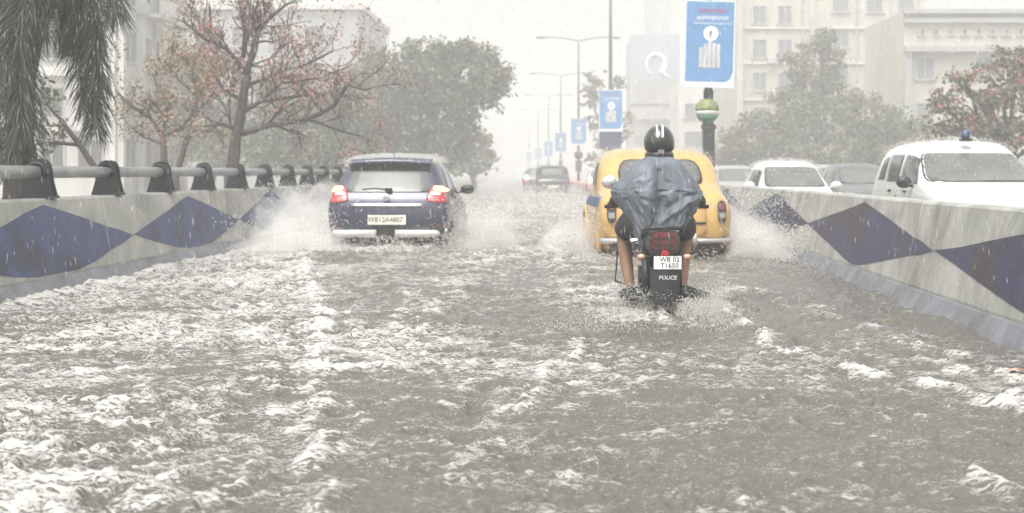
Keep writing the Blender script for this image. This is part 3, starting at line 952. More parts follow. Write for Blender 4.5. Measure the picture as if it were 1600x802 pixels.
obj('windscreen', patch(bv, [(-.58, 1.02), (.58, 1.02), (.50, 1.40), (-.50, 1.40)], 'front', .006, .05), M['dark_glass'], hb, True)

# ---------- yellow taxi ---------------------------------------------------
tx = thing('taxi', 'rounded old yellow taxi with a blue side band and curved rear window', 'taxi', (1.61, TAXY, 0.0), R(1.7))
tm = loft_body(scaled(AMB, 1.05), bulge_r=.06)
tb = bvh_of(tm)
obj('body', tm, M['yellow'], tx, True)
obj('window_seal', patch(tb, [(-.60, 1.13), (.60, 1.13), (.54, 1.475), (-.54, 1.475)], 'rear', .008, .14), M['seal'], tx, True)
obj('rear_window', patch(tb, [(-.57, 1.155), (.57, 1.155), (.515, 1.455), (-.515, 1.455)], 'rear', .016, .13), M['mist_glass'], tx, True)
lid = obj('boot_lid', patch(tb, [(-.53, .46), (.53, .46), (.50, 1.03), (.34, 1.10), (-.34, 1.10), (-.50, 1.03)], 'rear', .022, .07), M['yellow'], tx, True)
obj('boot_handle', MB().tube([(.42, .10, 1.02), (.44, .07, 1.025), (.52, .08, 1.02)], .012, 6), M['chrome'], lid)
obj('maker_badge', patch(tb, [(.30, .615), (.51, .615), (.51, .645), (.30, .645)], 'rear', .032, .008, 4, 7), M['black'], lid)
bp = obj('rear_bumper', MB().tube([(-.86, .25, .40), (-.82, .02, .40), (-.4, -.07, .40), (.4, -.07, .40), (.82, .02, .40), (.86, .25, .40)], .038, 10), M['chrome'], tx, True)
for s in (-.35, .35): obj('overrider', MB().ball((s, -.12, .42), (.04, .04, .10), 10, 7), M['chrome'], bp, True)
obj('rear_valance', MB().box((0, .16, .33), (1.36, .12, .16)), M['black'], tx)
for s in (-1, 1):
    lp = obj('tail_lamp', patch(tb, [(s * .67, .67), (s * .70, .63), (s * .74, .63), (s * .775, .68), (s * .775, .86), (s * .75, .91), (s * .69, .91), (s * .665, .86)], 'rear', .045, .015, 11, 7, .06), M['black'], tx, True)
    obj('lamp_lens', patch(tb, [(s * .68, .80), (s * .76, .80), (s * .755, .88), (s * .69, .88)], 'rear', .055, .012), M['dull_red'], lp, True)
    obj('lamp_lens', patch(tb, [(s * .68, .69), (s * .76, .69), (s * .76, .76), (s * .68, .76)], 'rear', .055, .012), M['grey_lens'], lp, True)
    side = 'right' if s > 0 else 'left'
    obj('blue_band', patch(tb, [(.9, .82), (3.9, .82), (3.9, .95), (.9, .97)], side, .004, .01, 5, 22), M['band'], tx, True)
    obj('blue_band', patch(tb, [(.45, .83), (.86, .82), (.86, .97), (.45, .97)], side, .004, .01, 5, 12), M['band'], tx, True)
    obj('side_window', patch(tb, [(1.28, 1.13), (1.92, 1.13), (1.92, 1.44), (1.42, 1.44)], side, .006, .05), M['dark_glass'], tx, True)
    obj('side_window', patch(tb, [(2.0, 1.13), (2.75, 1.12), (2.5, 1.42), (2.0, 1.44)], side, .006, .05), M['dark_glass'], tx, True)
    if True:
        fb = MB().ball((s * .72, .76, .60), (.19, .68, .42), 20, 14)
        obj('rear_fender', fb, M['yellow'], tx, True)
    for yy in (.86, 3.35):
        arch(tx, tb, yy, .29, .30, s, M['black'])
        wheel(tx, s * .74, yy, .31, .18, M['silver'], s)
        fl = MB().tube([(s * (.855 + .0), yy + .42 * math.cos(t), .34 + .42 * math.sin(t)) for t in np.linspace(-.25, math.pi + .25, 16)], .045, 8)
        obj('fender_lip', fl, M['yellow'], tx, True)
    obj('headlamp', MB().ball((s * .56, 4.2, .78), (.1, .08, .1), 12, 8), M['clear_lamp'], tx, True)
    obj('door_handle', MB().box((s * .85, 1.62, 1.0), (.03, .14, .025)).box((s * .85, 2.4, 1.0), (.03, .14, .025)), M['chrome'], tx)
obj('windscreen', patch(tb, [(-.58, 1.16), (.58, 1.16), (.50, 1.48), (-.50, 1.48)], 'front', .006, .08), M['dark_glass'], tx, True)
# rear wheel seen under the bumper on the right, mud flaps
for s in (-1, 1): obj('mud_flap', MB().box((s * .72, .50, .25), (.20, .02, .30)), M['rubber'], tx)

# ---------- vehicles on the other carriageway ------------------------------
def oncoming(name, label, X, Y, st, paint, bump=.04, windscreen=None, glass='mist_glass', detail=2, cat='car', group=None, rz=None, lit=False, sides=None):
    """Y is where the front bumper stands; the car faces the camera"""
    L_ = max(p[1] for p in st[-1])
    r = thing(name, label, cat, (X, Y + L_, 0.0), R(180) if rz is None else rz, group)
    me = loft_body(st, bulge_f=.07)
    b = bvh_of(me)
    obj('body', me, paint, r, True)
    ws = windscreen
    seal = [(x * 1.045, z + (.012 if i > 1 else -.012)) for i, (x, z) in enumerate(ws)]
    obj('windscreen_seal', patch(b, seal, 'front', .006, .07), M['seal'], r, True)
    obj('windscreen', patch(b, ws, 'front', .013, .06), M[glass], r, True)
    zb, zt = ws[0][1], ws[2][1]
    for s in (-1, 1):
        side = 'right' if s > 0 else 'left'
        for q in sides:
            obj('side_window', patch(b, q, side, .006, .05), M['dark_glass'], r, True)
        fy = L_ - .78
        for yy in (.78, fy):
            arch(r, b, yy, .31, .31, s, M['black'])
            wheel(r, s * .78, yy, .31, .19, M['silver'], s)
        hl = [(s * .48, zb - .36), (s * .70, zb - .34), (s * .73, zb - .25), (s * .54, zb - .26)]
        obj('headlamp', patch(b, hl, 'front', .01, .03), M['head_lit'] if lit else M['clear_lamp'], r, True)
        if detail > 1:
            for yy in (1.35, 2.25): obj('door_handle', MB().box((s * .885, yy, zb - .15), (.025, .14, .03)), M['black'], r)
    obj('grille', patch(b, [(-.36, zb - .45), (.36, zb - .45), (.42, zb - .33), (-.42, zb - .33)], 'front', .01, .03), M['black'], r, True)
    obj('front_bumper', patch(b, [(-.70, .34), (.70, .34), (.72, .50), (-.72, .50)], 'front', .03, .06), M['black'], r, True)
    obj('number_plate', MB().box((0, L_ + .1, .48), (.5, .02, .12)), M['plate_w'], r)
    obj('rear_window', patch(b, [(-.6, zb + .06), (.6, zb + .06), (.52, zt), (-.52, zt)], 'rear', .008, .06), M['dark_glass'], r, True)
    for s in (-1, 1):
        obj('tail_lamp', patch(b, [(s * .72, zb - .25), (s * .83, zb - .25), (s * .82, zb - .02), (s * .74, zb - .02)], 'rear', .02, .02), M['red_lamp'], r, True)
    return r, b
suv, sb = oncoming('jeep', 'big white multi-purpose vehicle with a blue beacon on its roof, right edge', 6.02, 18.75, SUV, M['white_car'],
                   windscreen=[(-.735, 1.175), (.735, 1.175), (.63, 1.555), (-.63, 1.555)],
                   sides=[[(.45, 1.18), (.92, 1.18), (.92, 1.53), (.62, 1.50)], [(1.02, 1.16), (1.78, 1.16), (1.78, 1.55), (1.02, 1.55)], [(1.9, 1.15), (2.78, 1.13), (2.34, 1.52), (1.9, 1.55)]])
suv['category'] = 'jeep'
bc = obj('beacon', MB().box((.02, 2.3, 1.757), (.15, .14, .04)), M['black'], suv)
obj('beacon_lens', MB().lathe([(.062, 1.777), (.068, 1.80), (.062, 1.88), (.04, 1.895), (.001, 1.90)], 14, Matrix.Translation((.02, 2.3, 0))), M['blue_beacon'], bc, True)
for s in (-1, 1):
    obj('wing_mirror', MB().ball((s * .98, 2.62, 1.16), (.11, .06, .09), 12, 8).tube([(s * .86, 2.66, 1.1), (s * .95, 2.64, 1.13)], .025, 6), M['black'], suv, True)
    obj('wiper', MB().tube([(s * .42 + .2, 3.0, 1.19), (s * .42 - .15, 2.93, 1.215)], .012, 6), M['black'], suv)
obj('bonnet_vent', MB().box((-.07, 3.22, 1.10), (.12, .05, .17)), M['black'], suv)
obj('bonnet_line', MB().tube([(-.55, 3.75, 1.01), (-.62, 3.2, 1.10)], .01, 5).tube([(.55, 3.75, 1.01), (.62, 3.2, 1.10)], .01, 5), M['seal'], suv)
for s in (-1, 1): obj('door_emblem', MB().lathe([(.001, .004), (.05, .003), (.055, 0)], 10, Matrix.Translation((s * .888, 1.75, .92)) @ Matrix.Rotation(s * R(90), 4, 'Y')), M['grey_car'], suv)
obj('maker_badge', MB().lathe([(.001, .012), (.06, .008), (.065, 0)], 16, Matrix.Translation((0, 4.1, 1.0)) @ Matrix.Rotation(R(-50), 4, 'X')), M['chrome'], suv)

HS = scaled(HATCH, .93, .9, 1.0)
wh, wb_ = oncoming('white_hatchback', 'small white hatchback facing us beyond the median barrier, between taxi and jeep', 5.30, 29.6, HS, M['white_car'],
                  windscreen=[(-.62, 1.0), (.62, 1.0), (.52, 1.40), (-.52, 1.40)], glass='mist_glass',
                  sides=[[(.75, 1.03), (1.3, 1.02), (1.3, 1.35), (.95, 1.34)], [(1.38, 1.02), (2.3, .99), (1.9, 1.34), (1.38, 1.36)]])
for s in (-1, 1): mirror_wing(wh, s * .80, 2.25, 1.02, s, M['white_car'], 1.2)
obj('turn_lamp', MB().ball((.77, 3.35, .83), (.06, .06, .05), 10, 6), M['amber_lit'], wh, True)
obj('turn_lamp', MB().ball((-.77, 3.35, .83), (.06, .06, .05), 10, 6), M['amber_lit'], wh, True)
WSC = [(-.66, 1.0), (.66, 1.0), (.56, 1.40), (-.56, 1.40)]
SDC = [[(.85, 1.03), (1.42, 1.03), (1.42, 1.35), (1.05, 1.34)], [(1.5, 1.03), (2.5, 1.0), (2.05, 1.36), (1.5, 1.37)]]
def far_car(nm, label, px, Y, paint, lit=False, group=None, st=HATCH):
    return oncoming(nm, label, (px - VX) / F * Y, Y, st, paint, windscreen=WSC, sides=SDC, detail=1, lit=lit, group=group)[0]
far_car('grey_car', 'dark grey car half hidden behind the white jeep', 1368, 38, M['grey_car'])
far_car('silver_car', 'silver grey car roof between the white hatchback and the jeep', 1322, 44, M['silver_car'])
far_car('silver_car', 'grey hazy car just right of the yellow taxi, beyond the median', 1128, 52, M['silver_car'])
far_car('silver_car', 'pale car close behind the small white hatchback', 1160, 50, M['silver_car'])
far_car('white_car', 'far white car with lit headlamps left of the taxi roof pillar', 940, 92, M['white_car'], True)

# ---------- two far cars ahead on our side ---------------------------------
def ahead(nm, label, px, Y, paint, lit, st):
    r = thing(nm, label, 'car', ((px - VX) / F * Y, Y, 0.0), heading(Y))
    me = loft_body(st); b = bvh_of(me)
    obj('body', me, paint, r, True)
    am = st is AMB
    z0, z1 = (1.16, 1.46) if am else (1.02, 1.38)
    obj('rear_window', patch(b, [(-.58, z0), (.58, z0), (.5, z1), (-.5, z1)], 'rear', .01, .08), M['pale_glass'], r, True)
    for s in (-1, 1):
        obj('tail_lamp', patch(b, [(s * .6, .78), (s * .78, .78), (s * .77, .95), (s * .62, .95)], 'rear', .03, .03), M['red_lit'] if lit else M['dull_red'], r, True)
        obj('side_window', patch(b, [(1.4, 1.12), (2.5, 1.1), (2.3, 1.38), (1.5, 1.40)], 'right' if s > 0 else 'left', .006, .05), M['dark_glass'], r, True)
        for yy in (.8, 3.25):
            wheel(r, s * .76, yy, .31, .18, M['silver'], s)
    obj('number_plate', MB().box((0, -.09, .60), (.5, .02, .13)), M['plate_y'], r)
    obj('rear_bumper', MB().tube([(-.8, .05, .42), (-.4, -.08, .42), (.4, -.08, .42), (.8, .05, .42)], .05, 8), M['black'], r, True)
    if lit:
        obj('bright_lamp', MB().ball((-.66, -.03, 1.0), (.13, .05, .12), 12, 8), M['head_lit'], r, True)
    return r
ahead('dark_sedan', 'dark saloon far ahead in the middle of the road, seen from behind', 864, 70, M['dark_car'], False, AMB)
ahead('far_car', 'hazy dark car with a lit tail lamp, just left of the dark saloon far ahead', 841, 82, M['grey_car'], True, HATCH)
# ================================================================== MOTORCYCLE AND RIDER
bk = thing('motorcycle', 'black motorcycle with red tail light and white plate ploughing through water behind the taxi', 'motorcycle', (BIKX, BIKY, 0.0), R(-1.5))
def mwheel(y, r, w):
    Mx = Matrix.Translation((0, y, r)) @ Matrix.Rotation(R(90), 4, 'Y')
    wl_ = obj('wheel', MB().lathe([(r * .80, -w / 2), (r * .93, -w * .5), (r, -w * .22), (r, w * .22), (r * .93, w * .5), (r * .80, w / 2)], 28, Mx, True), M['rubber'], bk, True)
    mb = MB().lathe([(r * .78, -w * .3), (r * .82, 0), (r * .78, w * .3), (r * .74, 0)], 28, Mx, True).lathe([(.001, -.07), (.05, -.07), (.05, .07), (.001, .07)], 14, Mx)
    for k in range(6):
        a = k * math.pi / 3
        mb.tube([(0, y + .04 * math.cos(a), r + .04 * math.sin(a)), (0, y + r * .77 * math.cos(a), r + r * .77 * math.sin(a))], .014, 6)
    obj('rim', mb, M['pole'], wl_)
mwheel(0, .305, .11); mwheel(1.27, .30, .09)
# rear mudguard, tail cowl, lamp, plate, flap
obj('mudguard', MB().grid([[(x, -.36 * math.cos(t) * 1.0, .32 + .37 * math.sin(t)) for x in (-.085, -.06, 0, .06, .085)] for t in np.linspace(-.25, 1.9, 14)]), M['black'], bk, True)
tailp = obj('tail_cowl', loft_body([[(.09, -.27, .62), (.12, -.28, .67), (.13, -.285, .73), (.125, -.275, .79), (.11, -.26, .82), (.08, -.25, .835), (.06, -.24, .84)],
                                   [(.09, .1, .64), (.13, .1, .68), (.145, .1, .74), (.14, .1, .79), (.12, .1, .82), (.1, .1, .84), (.08, .1, .84)],
                                   [(.08, .5, .6), (.13, .5, .64), (.15, .5, .7), (.145, .5, .75), (.13, .5, .78), (.1, .5, .8), (.08, .5, .8)]], crown=.01, bulge_r=.02, bulge_f=.02), M['black'], bk, True)
obj('grab_rail', MB().tube([(-.15, .25, .78), (-.16, -.10, .83), (-.13, -.24, .855), (0, -.29, .865), (.13, -.24, .855), (.16, -.10, .83), (.15, .25, .78)], .016, 8), M['black'], bk, True)
lp = obj('tail_lamp', MB().box((0, -.31, .755), (.20, .06, .15)), M['dull_red'], bk)
bmm = bmesh.new(); bmm.from_mesh(lp.data); bmesh.ops.bevel(bmm, geom=bmm.edges[:], offset=.018, segments=2, affect='EDGES'); bmm.to_mesh(lp.data); bmm.free()
obj('lamp_bezel', MB().box((-.045, -.343, .755), (.012, .01, .13)).box((.045, -.343, .755), (.012, .01, .13)).box((0, -.343, .73), (.19, .01, .01)).box((0, -.343, .78), (.19, .01, .01)).box((0, -.335, .675), (.2, .03, .02)), M['black'], lp)
obj('reflector', MB().lathe([(.001, .01), (.028, .008), (.032, 0)], 16, Matrix.Translation((0.0, -.36, .66)) @ Matrix.Rotation(R(90), 4, 'X')), M['red_lamp'], bk)
pl = obj('number_plate', MB().box((.02, -.365, .592), (.215, .008, .10)), M['plate_w'], bk)
obj('lettering', text_mesh('WB 02', .038, sx=1.0), M['ink'], pl, loc=(.035, -.3715, .616))
obj('lettering', text_mesh('T1650', .038, sx=1.0), M['ink'], pl, loc=(.035, -.3715, .568))
fl = obj('mud_flap', MB().grid([[(x * w, -.335 - .02 * (1 - x * x) - .03 * t, .56 - .34 * t) for x in np.linspace(-1, 1, 7)] for t, w in ((0, .12), (.3, .115), (.6, .11), (1, .085))]), M['black'], bk, True)
obj('lettering', text_mesh('POLICE', .03, shear=.15), M['white_ink'], fl, loc=(0.02, -.372, .475))
obj('plate_bracket', MB().box((0, -.33, .61), (.16, .05, .1)), M['black'], bk)
for s in (-1, 1):
    st = obj('turn_signal', MB().tube([(s * .09, -.22, .63), (s * .15, -.23, .63)], .012, 6), M['black'], bk)
    obj('signal_lens', MB().ball((s * .18, -.235, .63), (.036, .03, .026), 12, 8), M['amber'], st, True)
    obj('shock_absorber', MB().tube([(s * .13, .02, .32), (s * .13, .16, .66)], .03, 8), M['black'], bk, True)
    obj('swing_arm', MB().tube([(s * .10, -.04, .305), (s * .11, .5, .34)], .025, 8), M['pole'], bk, True)
    obj('foot_peg', MB().tube([(s * .14, .60, .26), (s * .26, .58, .26)], .015, 8), M['black'], bk)
    if s < 0:
        mi = obj('mirror', MB().ball((s * .40, 1.03, 1.21), (.075, .02, .06), 14, 8), M['chrome'], bk, True)
        obj('mirror_stem', MB().tube([(s * .28, 1.0, 1.05), (s * .34, 1.0, 1.16), (s * .39, 1.03, 1.19)], .009, 6), M['chrome'], mi)
    obj('fork', MB().tube([(s * .085, 1.27, .30), (s * .085, 1.02, .98)], .024, 8), M['pole'], bk, True)
    obj('grip', MB().tube([(s * .31, .95, 1.01), (s * .45, .91, 1.0)], .017, 8), M['rubber'], bk, True)
obj('crash_guard', MB().tube([(-.08, .92, .75), (-.34, .86, .62), (-.36, .84, .36), (-.10, .86, .28)], .008, 8), M['black'], bk, True)
obj('handlebar', MB().tube([(-.45, .91, 1.0), (-.28, .97, 1.02), (-.1, 1.02, .99), (.1, 1.02, .99), (.28, .97, 1.02), (.45, .91, 1.0)], .012, 8), M['black'], bk, True)
obj('seat', loft_body([[(.08, -.18, .78), (.11, -.19, .79), (.12, -.19, .80), (.12, -.18, .815), (.11, -.17, .825), (.09, -.16, .83), (.06, -.15, .835)],
                       [(.09, .3, .74), (.13, .3, .76), (.14, .3, .78), (.14, .3, .8), (.13, .3, .82), (.1, .3, .83), (.06, .3, .83)],
                       [(.06, .72, .74), (.09, .72, .76), (.1, .72, .78), (.1, .72, .8), (.09, .72, .81), (.08, .72, .82), (.05, .72, .83)]], crown=.01, bulge_r=.02, bulge_f=.02), M['rubber'], bk, True)
obj('fuel_tank', loft_body([[(.08, .66, .74), (.11, .66, .78), (.12, .66, .82), (.12, .66, .86), (.11, .67, .89), (.09, .68, .91), (.06, .69, .92)],
                            [(.12, .9, .72), (.16, .9, .78), (.17, .9, .85), (.165, .9, .92), (.14, .9, .97), (.1, .9, 1.0), (.06, .9, 1.01)],
                            [(.08, 1.12, .76), (.11, 1.13, .8), (.12, 1.13, .85), (.11, 1.13, .9), (.1, 1.12, .94), (.08, 1.1, .96), (.05, 1.1, .97)]], crown=.01, bulge_r=.02, bulge_f=.02), M['black'], bk, True)
obj('engine', MB().box((0, .66, .42), (.26, .36, .30)).box((0, .80, .62), (.2, .2, .24)).tube([(-.17, .6, .4), (.17, .6, .4)], .11, 14), M['pole_dark'], bk)
obj('exhaust', MB().tube([(.12, .85, .40), (.15, .55, .28), (.165, .1, .31), (.17, -.22, .35)], [.022, .025, .045, .042], 12), M['pole_dark'], bk, True)
for s in (-1, 1): obj('side_panel', MB().box((s * .14, .3, .64), (.03, .34, .2)), M['black'], bk)
obj('headlight', MB().ball((0, 1.2, .92), (.11, .1, .11), 14, 9), M['black'], bk, True)
obj('front_mudguard', MB().grid([[(x, 1.27 + .34 * math.cos(t), .30 + .34 * math.sin(t)) for x in (-.06, 0, .06)] for t in np.linspace(.3, 2.4, 10)]), M['black'], bk, True)

# ---- the rider: one continuous body grown from a skeleton
pr = thing('person', 'motorcycle rider in a billowing grey blue rain poncho and black striped helmet', 'person', (BIKX, BIKY, 0.0), R(-1.5))
def skin_body(V_, E_, rad, root, sub=1):
    me = bpy.data.meshes.new('sk'); me.from_pydata([tuple(v) for v in V_], E_, [])
    o = bpy.data.objects.new('tmp', me); COL.objects.link(o)
    md = o.modifiers.new('k', 'SKIN'); md.use_smooth_shade = True
    for i, r in enumerate(rad):
        sv = me.skin_vertices[0].data[i]
        sv.radius = (r, r) if not hasattr(r, '__len__') else r
        sv.use_root = (i == root)
    s = o.modifiers.new('s', 'SUBSURF'); s.levels = 2; s.render_levels = 2
    dg = bpy.context.evaluated_depsgraph_get()
    out = bpy.data.meshes.new_from_object(o.evaluated_get(dg))
    bpy.data.objects.remove(o); bpy.data.meshes.remove(me)
    return out
V_ = [(0, .43, .92), (0, .47, 1.08), (0, .50, 1.24), (0, .50, 1.33), (0, .50, 1.44), (0, .50, 1.56), (0, .50, 1.64),
      (-.10, .36, .90), (-.24, .56, .86), (-.30, .74, .79), (-.27, .66, .53), (-.235, .57, .29), (-.25, .67, .25),
      (.10, .36, .90), (.20, .56, .86), (.25, .76, .78), (.215, .68, .54), (.20, .58, .29), (.24, .67, .25),
      (-.14, .47, 1.30), (-.25, .62, 1.15), (-.37, .80, 1.045), (-.385, .885, 1.035),
      (.14, .47, 1.30), (.25, .62, 1.15), (.37, .80, 1.045), (.385, .885, 1.035)]
E_ = [(0, 1), (1, 2), (2, 3), (3, 4), (4, 5), (5, 6), (0, 7), (7, 8), (8, 9), (9, 10), (10, 11), (11, 12), (0, 13), (13, 14), (14, 15), (15, 16), (16, 17), (17, 18),
      (3, 19), (19, 20), (20, 21), (21, 22), (3, 23), (23, 24), (24, 25), (25, 26)]
rad = [(.15, .10), (.13, .09), (.14, .09), (.11, .08), .06, .095, .08, .095, .085, .065, .058, .04, .04, .095, .085, .065, .058, .04, .04, .065, .05, .04, .036, .065, .05, .04, .036]
bme = skin_body(V_, E_, rad, 0)
hm = MB()
for s in (-1, 1):                                   # fingers curled over the grips, thumb below
    for k, ln in enumerate((.9, 1.0, .95, .78)):
        xk = s * (.35 + .022 * k)
        yk = .945 - .012 * k
        hm.tube([(xk, yk - .055, 1.035), (xk, yk - .01, 1.042), (xk, yk + .018 * ln, 1.025), (xk, yk + .02 * ln, .995), (xk, yk - .004, .98)], [.010, .0098, .009, .0085, .007], 7)
    hm.tube([(s * .345, .89, 1.03), (s * .328, .92, 1.008), (s * .324, .945, .985)], [.012, .0105, .008], 7)
bmm = bmesh.new(); bmm.from_mesh(bme); bmm.from_mesh(hm.mesh('h')); bmm.to_mesh(bme); bmm.free()
obj('body', bme, M['skin'], pr, True)
# face (hidden from here, looks down the road)
obj('face', MB().ball((0, .575, 1.555), (.07, .035, .09), 12, 9).ball((0, .612, 1.55), (.014, .02, .02), 8, 6).ball((-.03, .604, 1.58), (.013, .008, .008), 8, 6).ball((.03, .604, 1.58), (.013, .008, .008), 8, 6).ball((0, .605, 1.51), (.024, .008, .007), 8, 6), M['skin'], pr, True)
# shorts / trousers rolled to the knee
for s, a, b_, c in ((-1, V_[7], V_[8], V_[9]), (1, V_[13], V_[14], V_[15])):
    a, b_, c = Vector(a), Vector(b_), Vector(c)
    obj('trouser_leg', MB().tube([a, b_, b_.lerp(c, .7)], [.125, .115, .095], 14, False), M['cloth'], pr, True)
for s, k0 in ((-1, 20), (1, 24)):
    a, b_ = Vector(V_[k0]), Vector(V_[k0 + 1])
    obj('sleeve', MB().tube([a + Vector((0, 0, -.01)), a.lerp(b_, .5) + Vector((s * .01, 0, -.025)), a.lerp(b_, .98)], [.075, .068, .052], 14, False), M['cloth'], pr, True)
obj('trouser_seat', MB().ball((0, .42, .87), (.19, .13, .11), 16, 10), M['cloth'], pr, True)
# helmet with two pale stripes over the top
def hpt(th, ph, k=1.0):
    """th from the crown down, ph round; egg-shaped shell"""
    r = (.130 * k, .150 * k, .150 * k)
    return (r[0] * math.sin(th) * math.sin(ph), .49 - r[1] * math.sin(th) * math.cos(ph), 1.545 + r[2] * math.cos(th))
rows = [[hpt(th, ph) for ph in np.linspace(0, 2 * math.pi, 33)] for th in np.linspace(.02, 1.75, 14)]
rows += [[(p[0] * .93, .49 + (p[1] - .49) * .93, p[2] - .035) for p in rows[-1]], [(p[0] * .80, .49 + (p[1] - .49) * .82, p[2] - .05) for p in rows[-1]]]
hel = obj('helmet', MB().grid(rows), M['helmet'], pr, True)
for s in (-1, 1):
    rr_ = []
    for th in np.linspace(-1.0, 1.28, 16):
        y_ = .49 - .152 * math.sin(th); z_ = 1.545 + .1535 * math.cos(th)
        cx = s * .026 * (1 - .15 * max(th, 0))
        rr_.append([(cx - .009, y_, z_ - .002), (cx + .009, y_, z_ - .002)])
    obj('stripe', MB().grid(rr_), M['globe_w'], hel, True)
obj('helmet_band', MB().lathe([(.118, -.03), (.122, 0), (.118, .03)], 28, Matrix.Translation((0, .49, 1.435)) @ Matrix.Diagonal((1, 1.12, 1, 1))), M['black'], hel, True)
obj('rear_label', MB().box((.008, .352, 1.47), (.05, .012, .03)), M['banner_dark'], hel)

# ---- poncho: rings from collar to hem, folds and two billows at the sides
lev = [  # z, left, right, back(y), front(y)
    (1.44, -.085, .085, .385, .60), (1.415, -.13, .12, .35, .62), (1.375, -.20, .18, .32, .66), (1.31, -.27, .235, .30, .74), (1.24, -.325, .285, .285, .84),
    (1.17, -.385, .335, .275, .92), (1.135, -.40, .362, .27, .94), (1.09, -.385, .350, .265, .94), (1.02, -.335, .325, .255, .92), (.95, -.295, .300, .245, .88), (.88, -.255, .262, .23, .80), (.82, -.225, .235, .22, .74), (.76, -.20, .215, .21, .68)]
nth = 180
nlv = 60
def lerp_lev(t):
    k = t * (len(lev) - 1); a = min(int(k), len(lev) - 2); u = k - a
    return [lev[a][q] * (1 - u) + lev[a + 1][q] * u for q in range(5)]
def sg(v): return 1 / (1 + math.exp(-max(-40, min(40, v))))
_tt, _aa = np.meshgrid(np.arange(nlv) / (nlv - 1), np.arange(nth + 1) / nth * 2 * np.pi, indexing='ij')
_u, _w = (np.sin(_aa) * 1.6).ravel(), (_tt * 4.2).ravel()
_q = .5 * fbm(_u * 1.5 + 2, _w * 1.2, 2)
CR = .020 * (ridged(_u * 1.7 + _q + 4, _w * .9 + _q * 1.4 + np.cos(_aa).ravel(), 3, .55) - 1.0) * np.clip(.25 + 1.2 * _tt.ravel(), 0, 1)
rows = []
for i in range(nlv):
    t = i / (nlv - 1)
    z, xl_, xr_, yb, yf = lerp_lev(t)
    row = []
    for j in range(nth + 1):
        a = 2 * math.pi * (j % nth) / nth            # 0 = back, +pi/2 = right
        sx, cyv = math.sin(a), math.cos(a)
        ex = math.copysign(abs(sx) ** .85, sx); ey = math.copysign(abs(cyv) ** .85, cyv)
        cx = (xl_ + xr_) / 2; hx = (xr_ - xl_) / 2
        cyy = (yb + yf) / 2; hy = (yf - yb) / 2
        x = cx + hx * ex; y = cyy - hy * ey
        crease = abs(math.sin(4.5 * a + 1.3 * t + .4)) ** .6 - .6
        fold = .020 * max(0, t - .25) * crease + .006 * min(1, t * 2) * math.sin(9 * a + 4 * t + .7) + .003 * t * math.sin(23 * a - 6 * t)
        bil = 0
        if cyv > 0:
            # left flap hanging loose with a sharp inner edge, a soft valley, and a smaller billow on the right
            eL = -.075 - .05 * t + .07 * math.sin(2.6 * t) - .10 * max(0, t - .6)
            env = math.sin(min(1, t * 1.15) * math.pi * .82)
            bil += .095 * env * sg((eL - x) / .009) * math.exp(-((x - eL + .11) / .17) ** 2)
            eR = .115 + .06 * math.sin(3.0 * t)
            bil += .062 * env * sg((x - eR) / .010) * math.exp(-((x - eR - .09) / .13) ** 2)
            # slanting creases that run from the right elbow down to the seat
            c = z - (1.0 + .55 * (x - .2))
            bil += .034 * math.exp(-((c) / .03) ** 2) * sg((x - .0) / .04) - .022 * math.exp(-((c - .075) / .03) ** 2) * sg((x - .02) / .04)
            bil -= .022 * math.exp(-((x - .02) / .06) ** 2) * sg((t - .45) / .1)
            bil += .012 * math.sin(38 * x + 9 * t) * t
        cr = CR[i * (nth + 1) + j % nth]
        x += fold * sx * .8 + cr * sx * .6; y -= fold * cyv + bil + cr * abs(cyv)
        dz = 0
        if t > .5:                                   # uneven hem: a long tip left of the middle, raised on the right
            k = ((t - .5) / .5) ** 1.3
            dz = k * (-.11 * math.exp(-((x + .12) / .07) ** 2) * (cyv > -.2) + .10 * math.exp(-((x - .22) / .10) ** 2) + .06 * math.exp(-((x + .27) / .08) ** 2) + .015 * math.sin(9 * a))
        row.append((x, y, z + dz))
    rows.append(row)
pm = MB().grid(rows)
po = obj('poncho', pm, M['poncho'], pr, True)
sm = po.modifiers.new('thick', 'SOLIDIFY'); sm.thickness = .004
s2 = po.modifiers.new('smooth', 'SUBSURF'); s2.levels = 1; s2.render_levels = 1
for s, f0 in ((-1, 11), (1, 17)):
    a = Vector(V_[f0])
    yaw = .25 if s < 0 else -.95
    Ms = Matrix.Translation((a.x + s * .015, a.y + .0, .265)) @ Matrix.Rotation(yaw, 4, 'Z')
    sh = loft_body([[(.03, -.09, -.05), (.04, -.1, -.045), (.045, -.105, -.02), (.045, -.1, .02), (.04, -.095, .05), (.035, -.09, .065), (.02, -.085, .07)],
                    [(.035, 0, -.05), (.045, 0, -.045), (.05, 0, -.02), (.05, 0, .01), (.045, 0, .05), (.04, 0, .065), (.02, 0, .07)],
                    [(.04, .12, -.05), (.05, .12, -.045), (.055, .12, -.02), (.05, .12, .0), (.045, .12, .02), (.035, .12, .03), (.02, .12, .03)],
                    [(.03, .2, -.045), (.04, .21, -.04), (.045, .215, -.02), (.04, .21, -.01), (.035, .2, .0), (.03, .2, .005), (.015, .2, .005)]], crown=.004, bulge_r=.015, bulge_f=.02)
    sh.transform(Ms @ Matrix.Scale(1.0 if s < 0 else 1.22, 4))
    obj('shoe', sh, M['shoe'], pr, True)
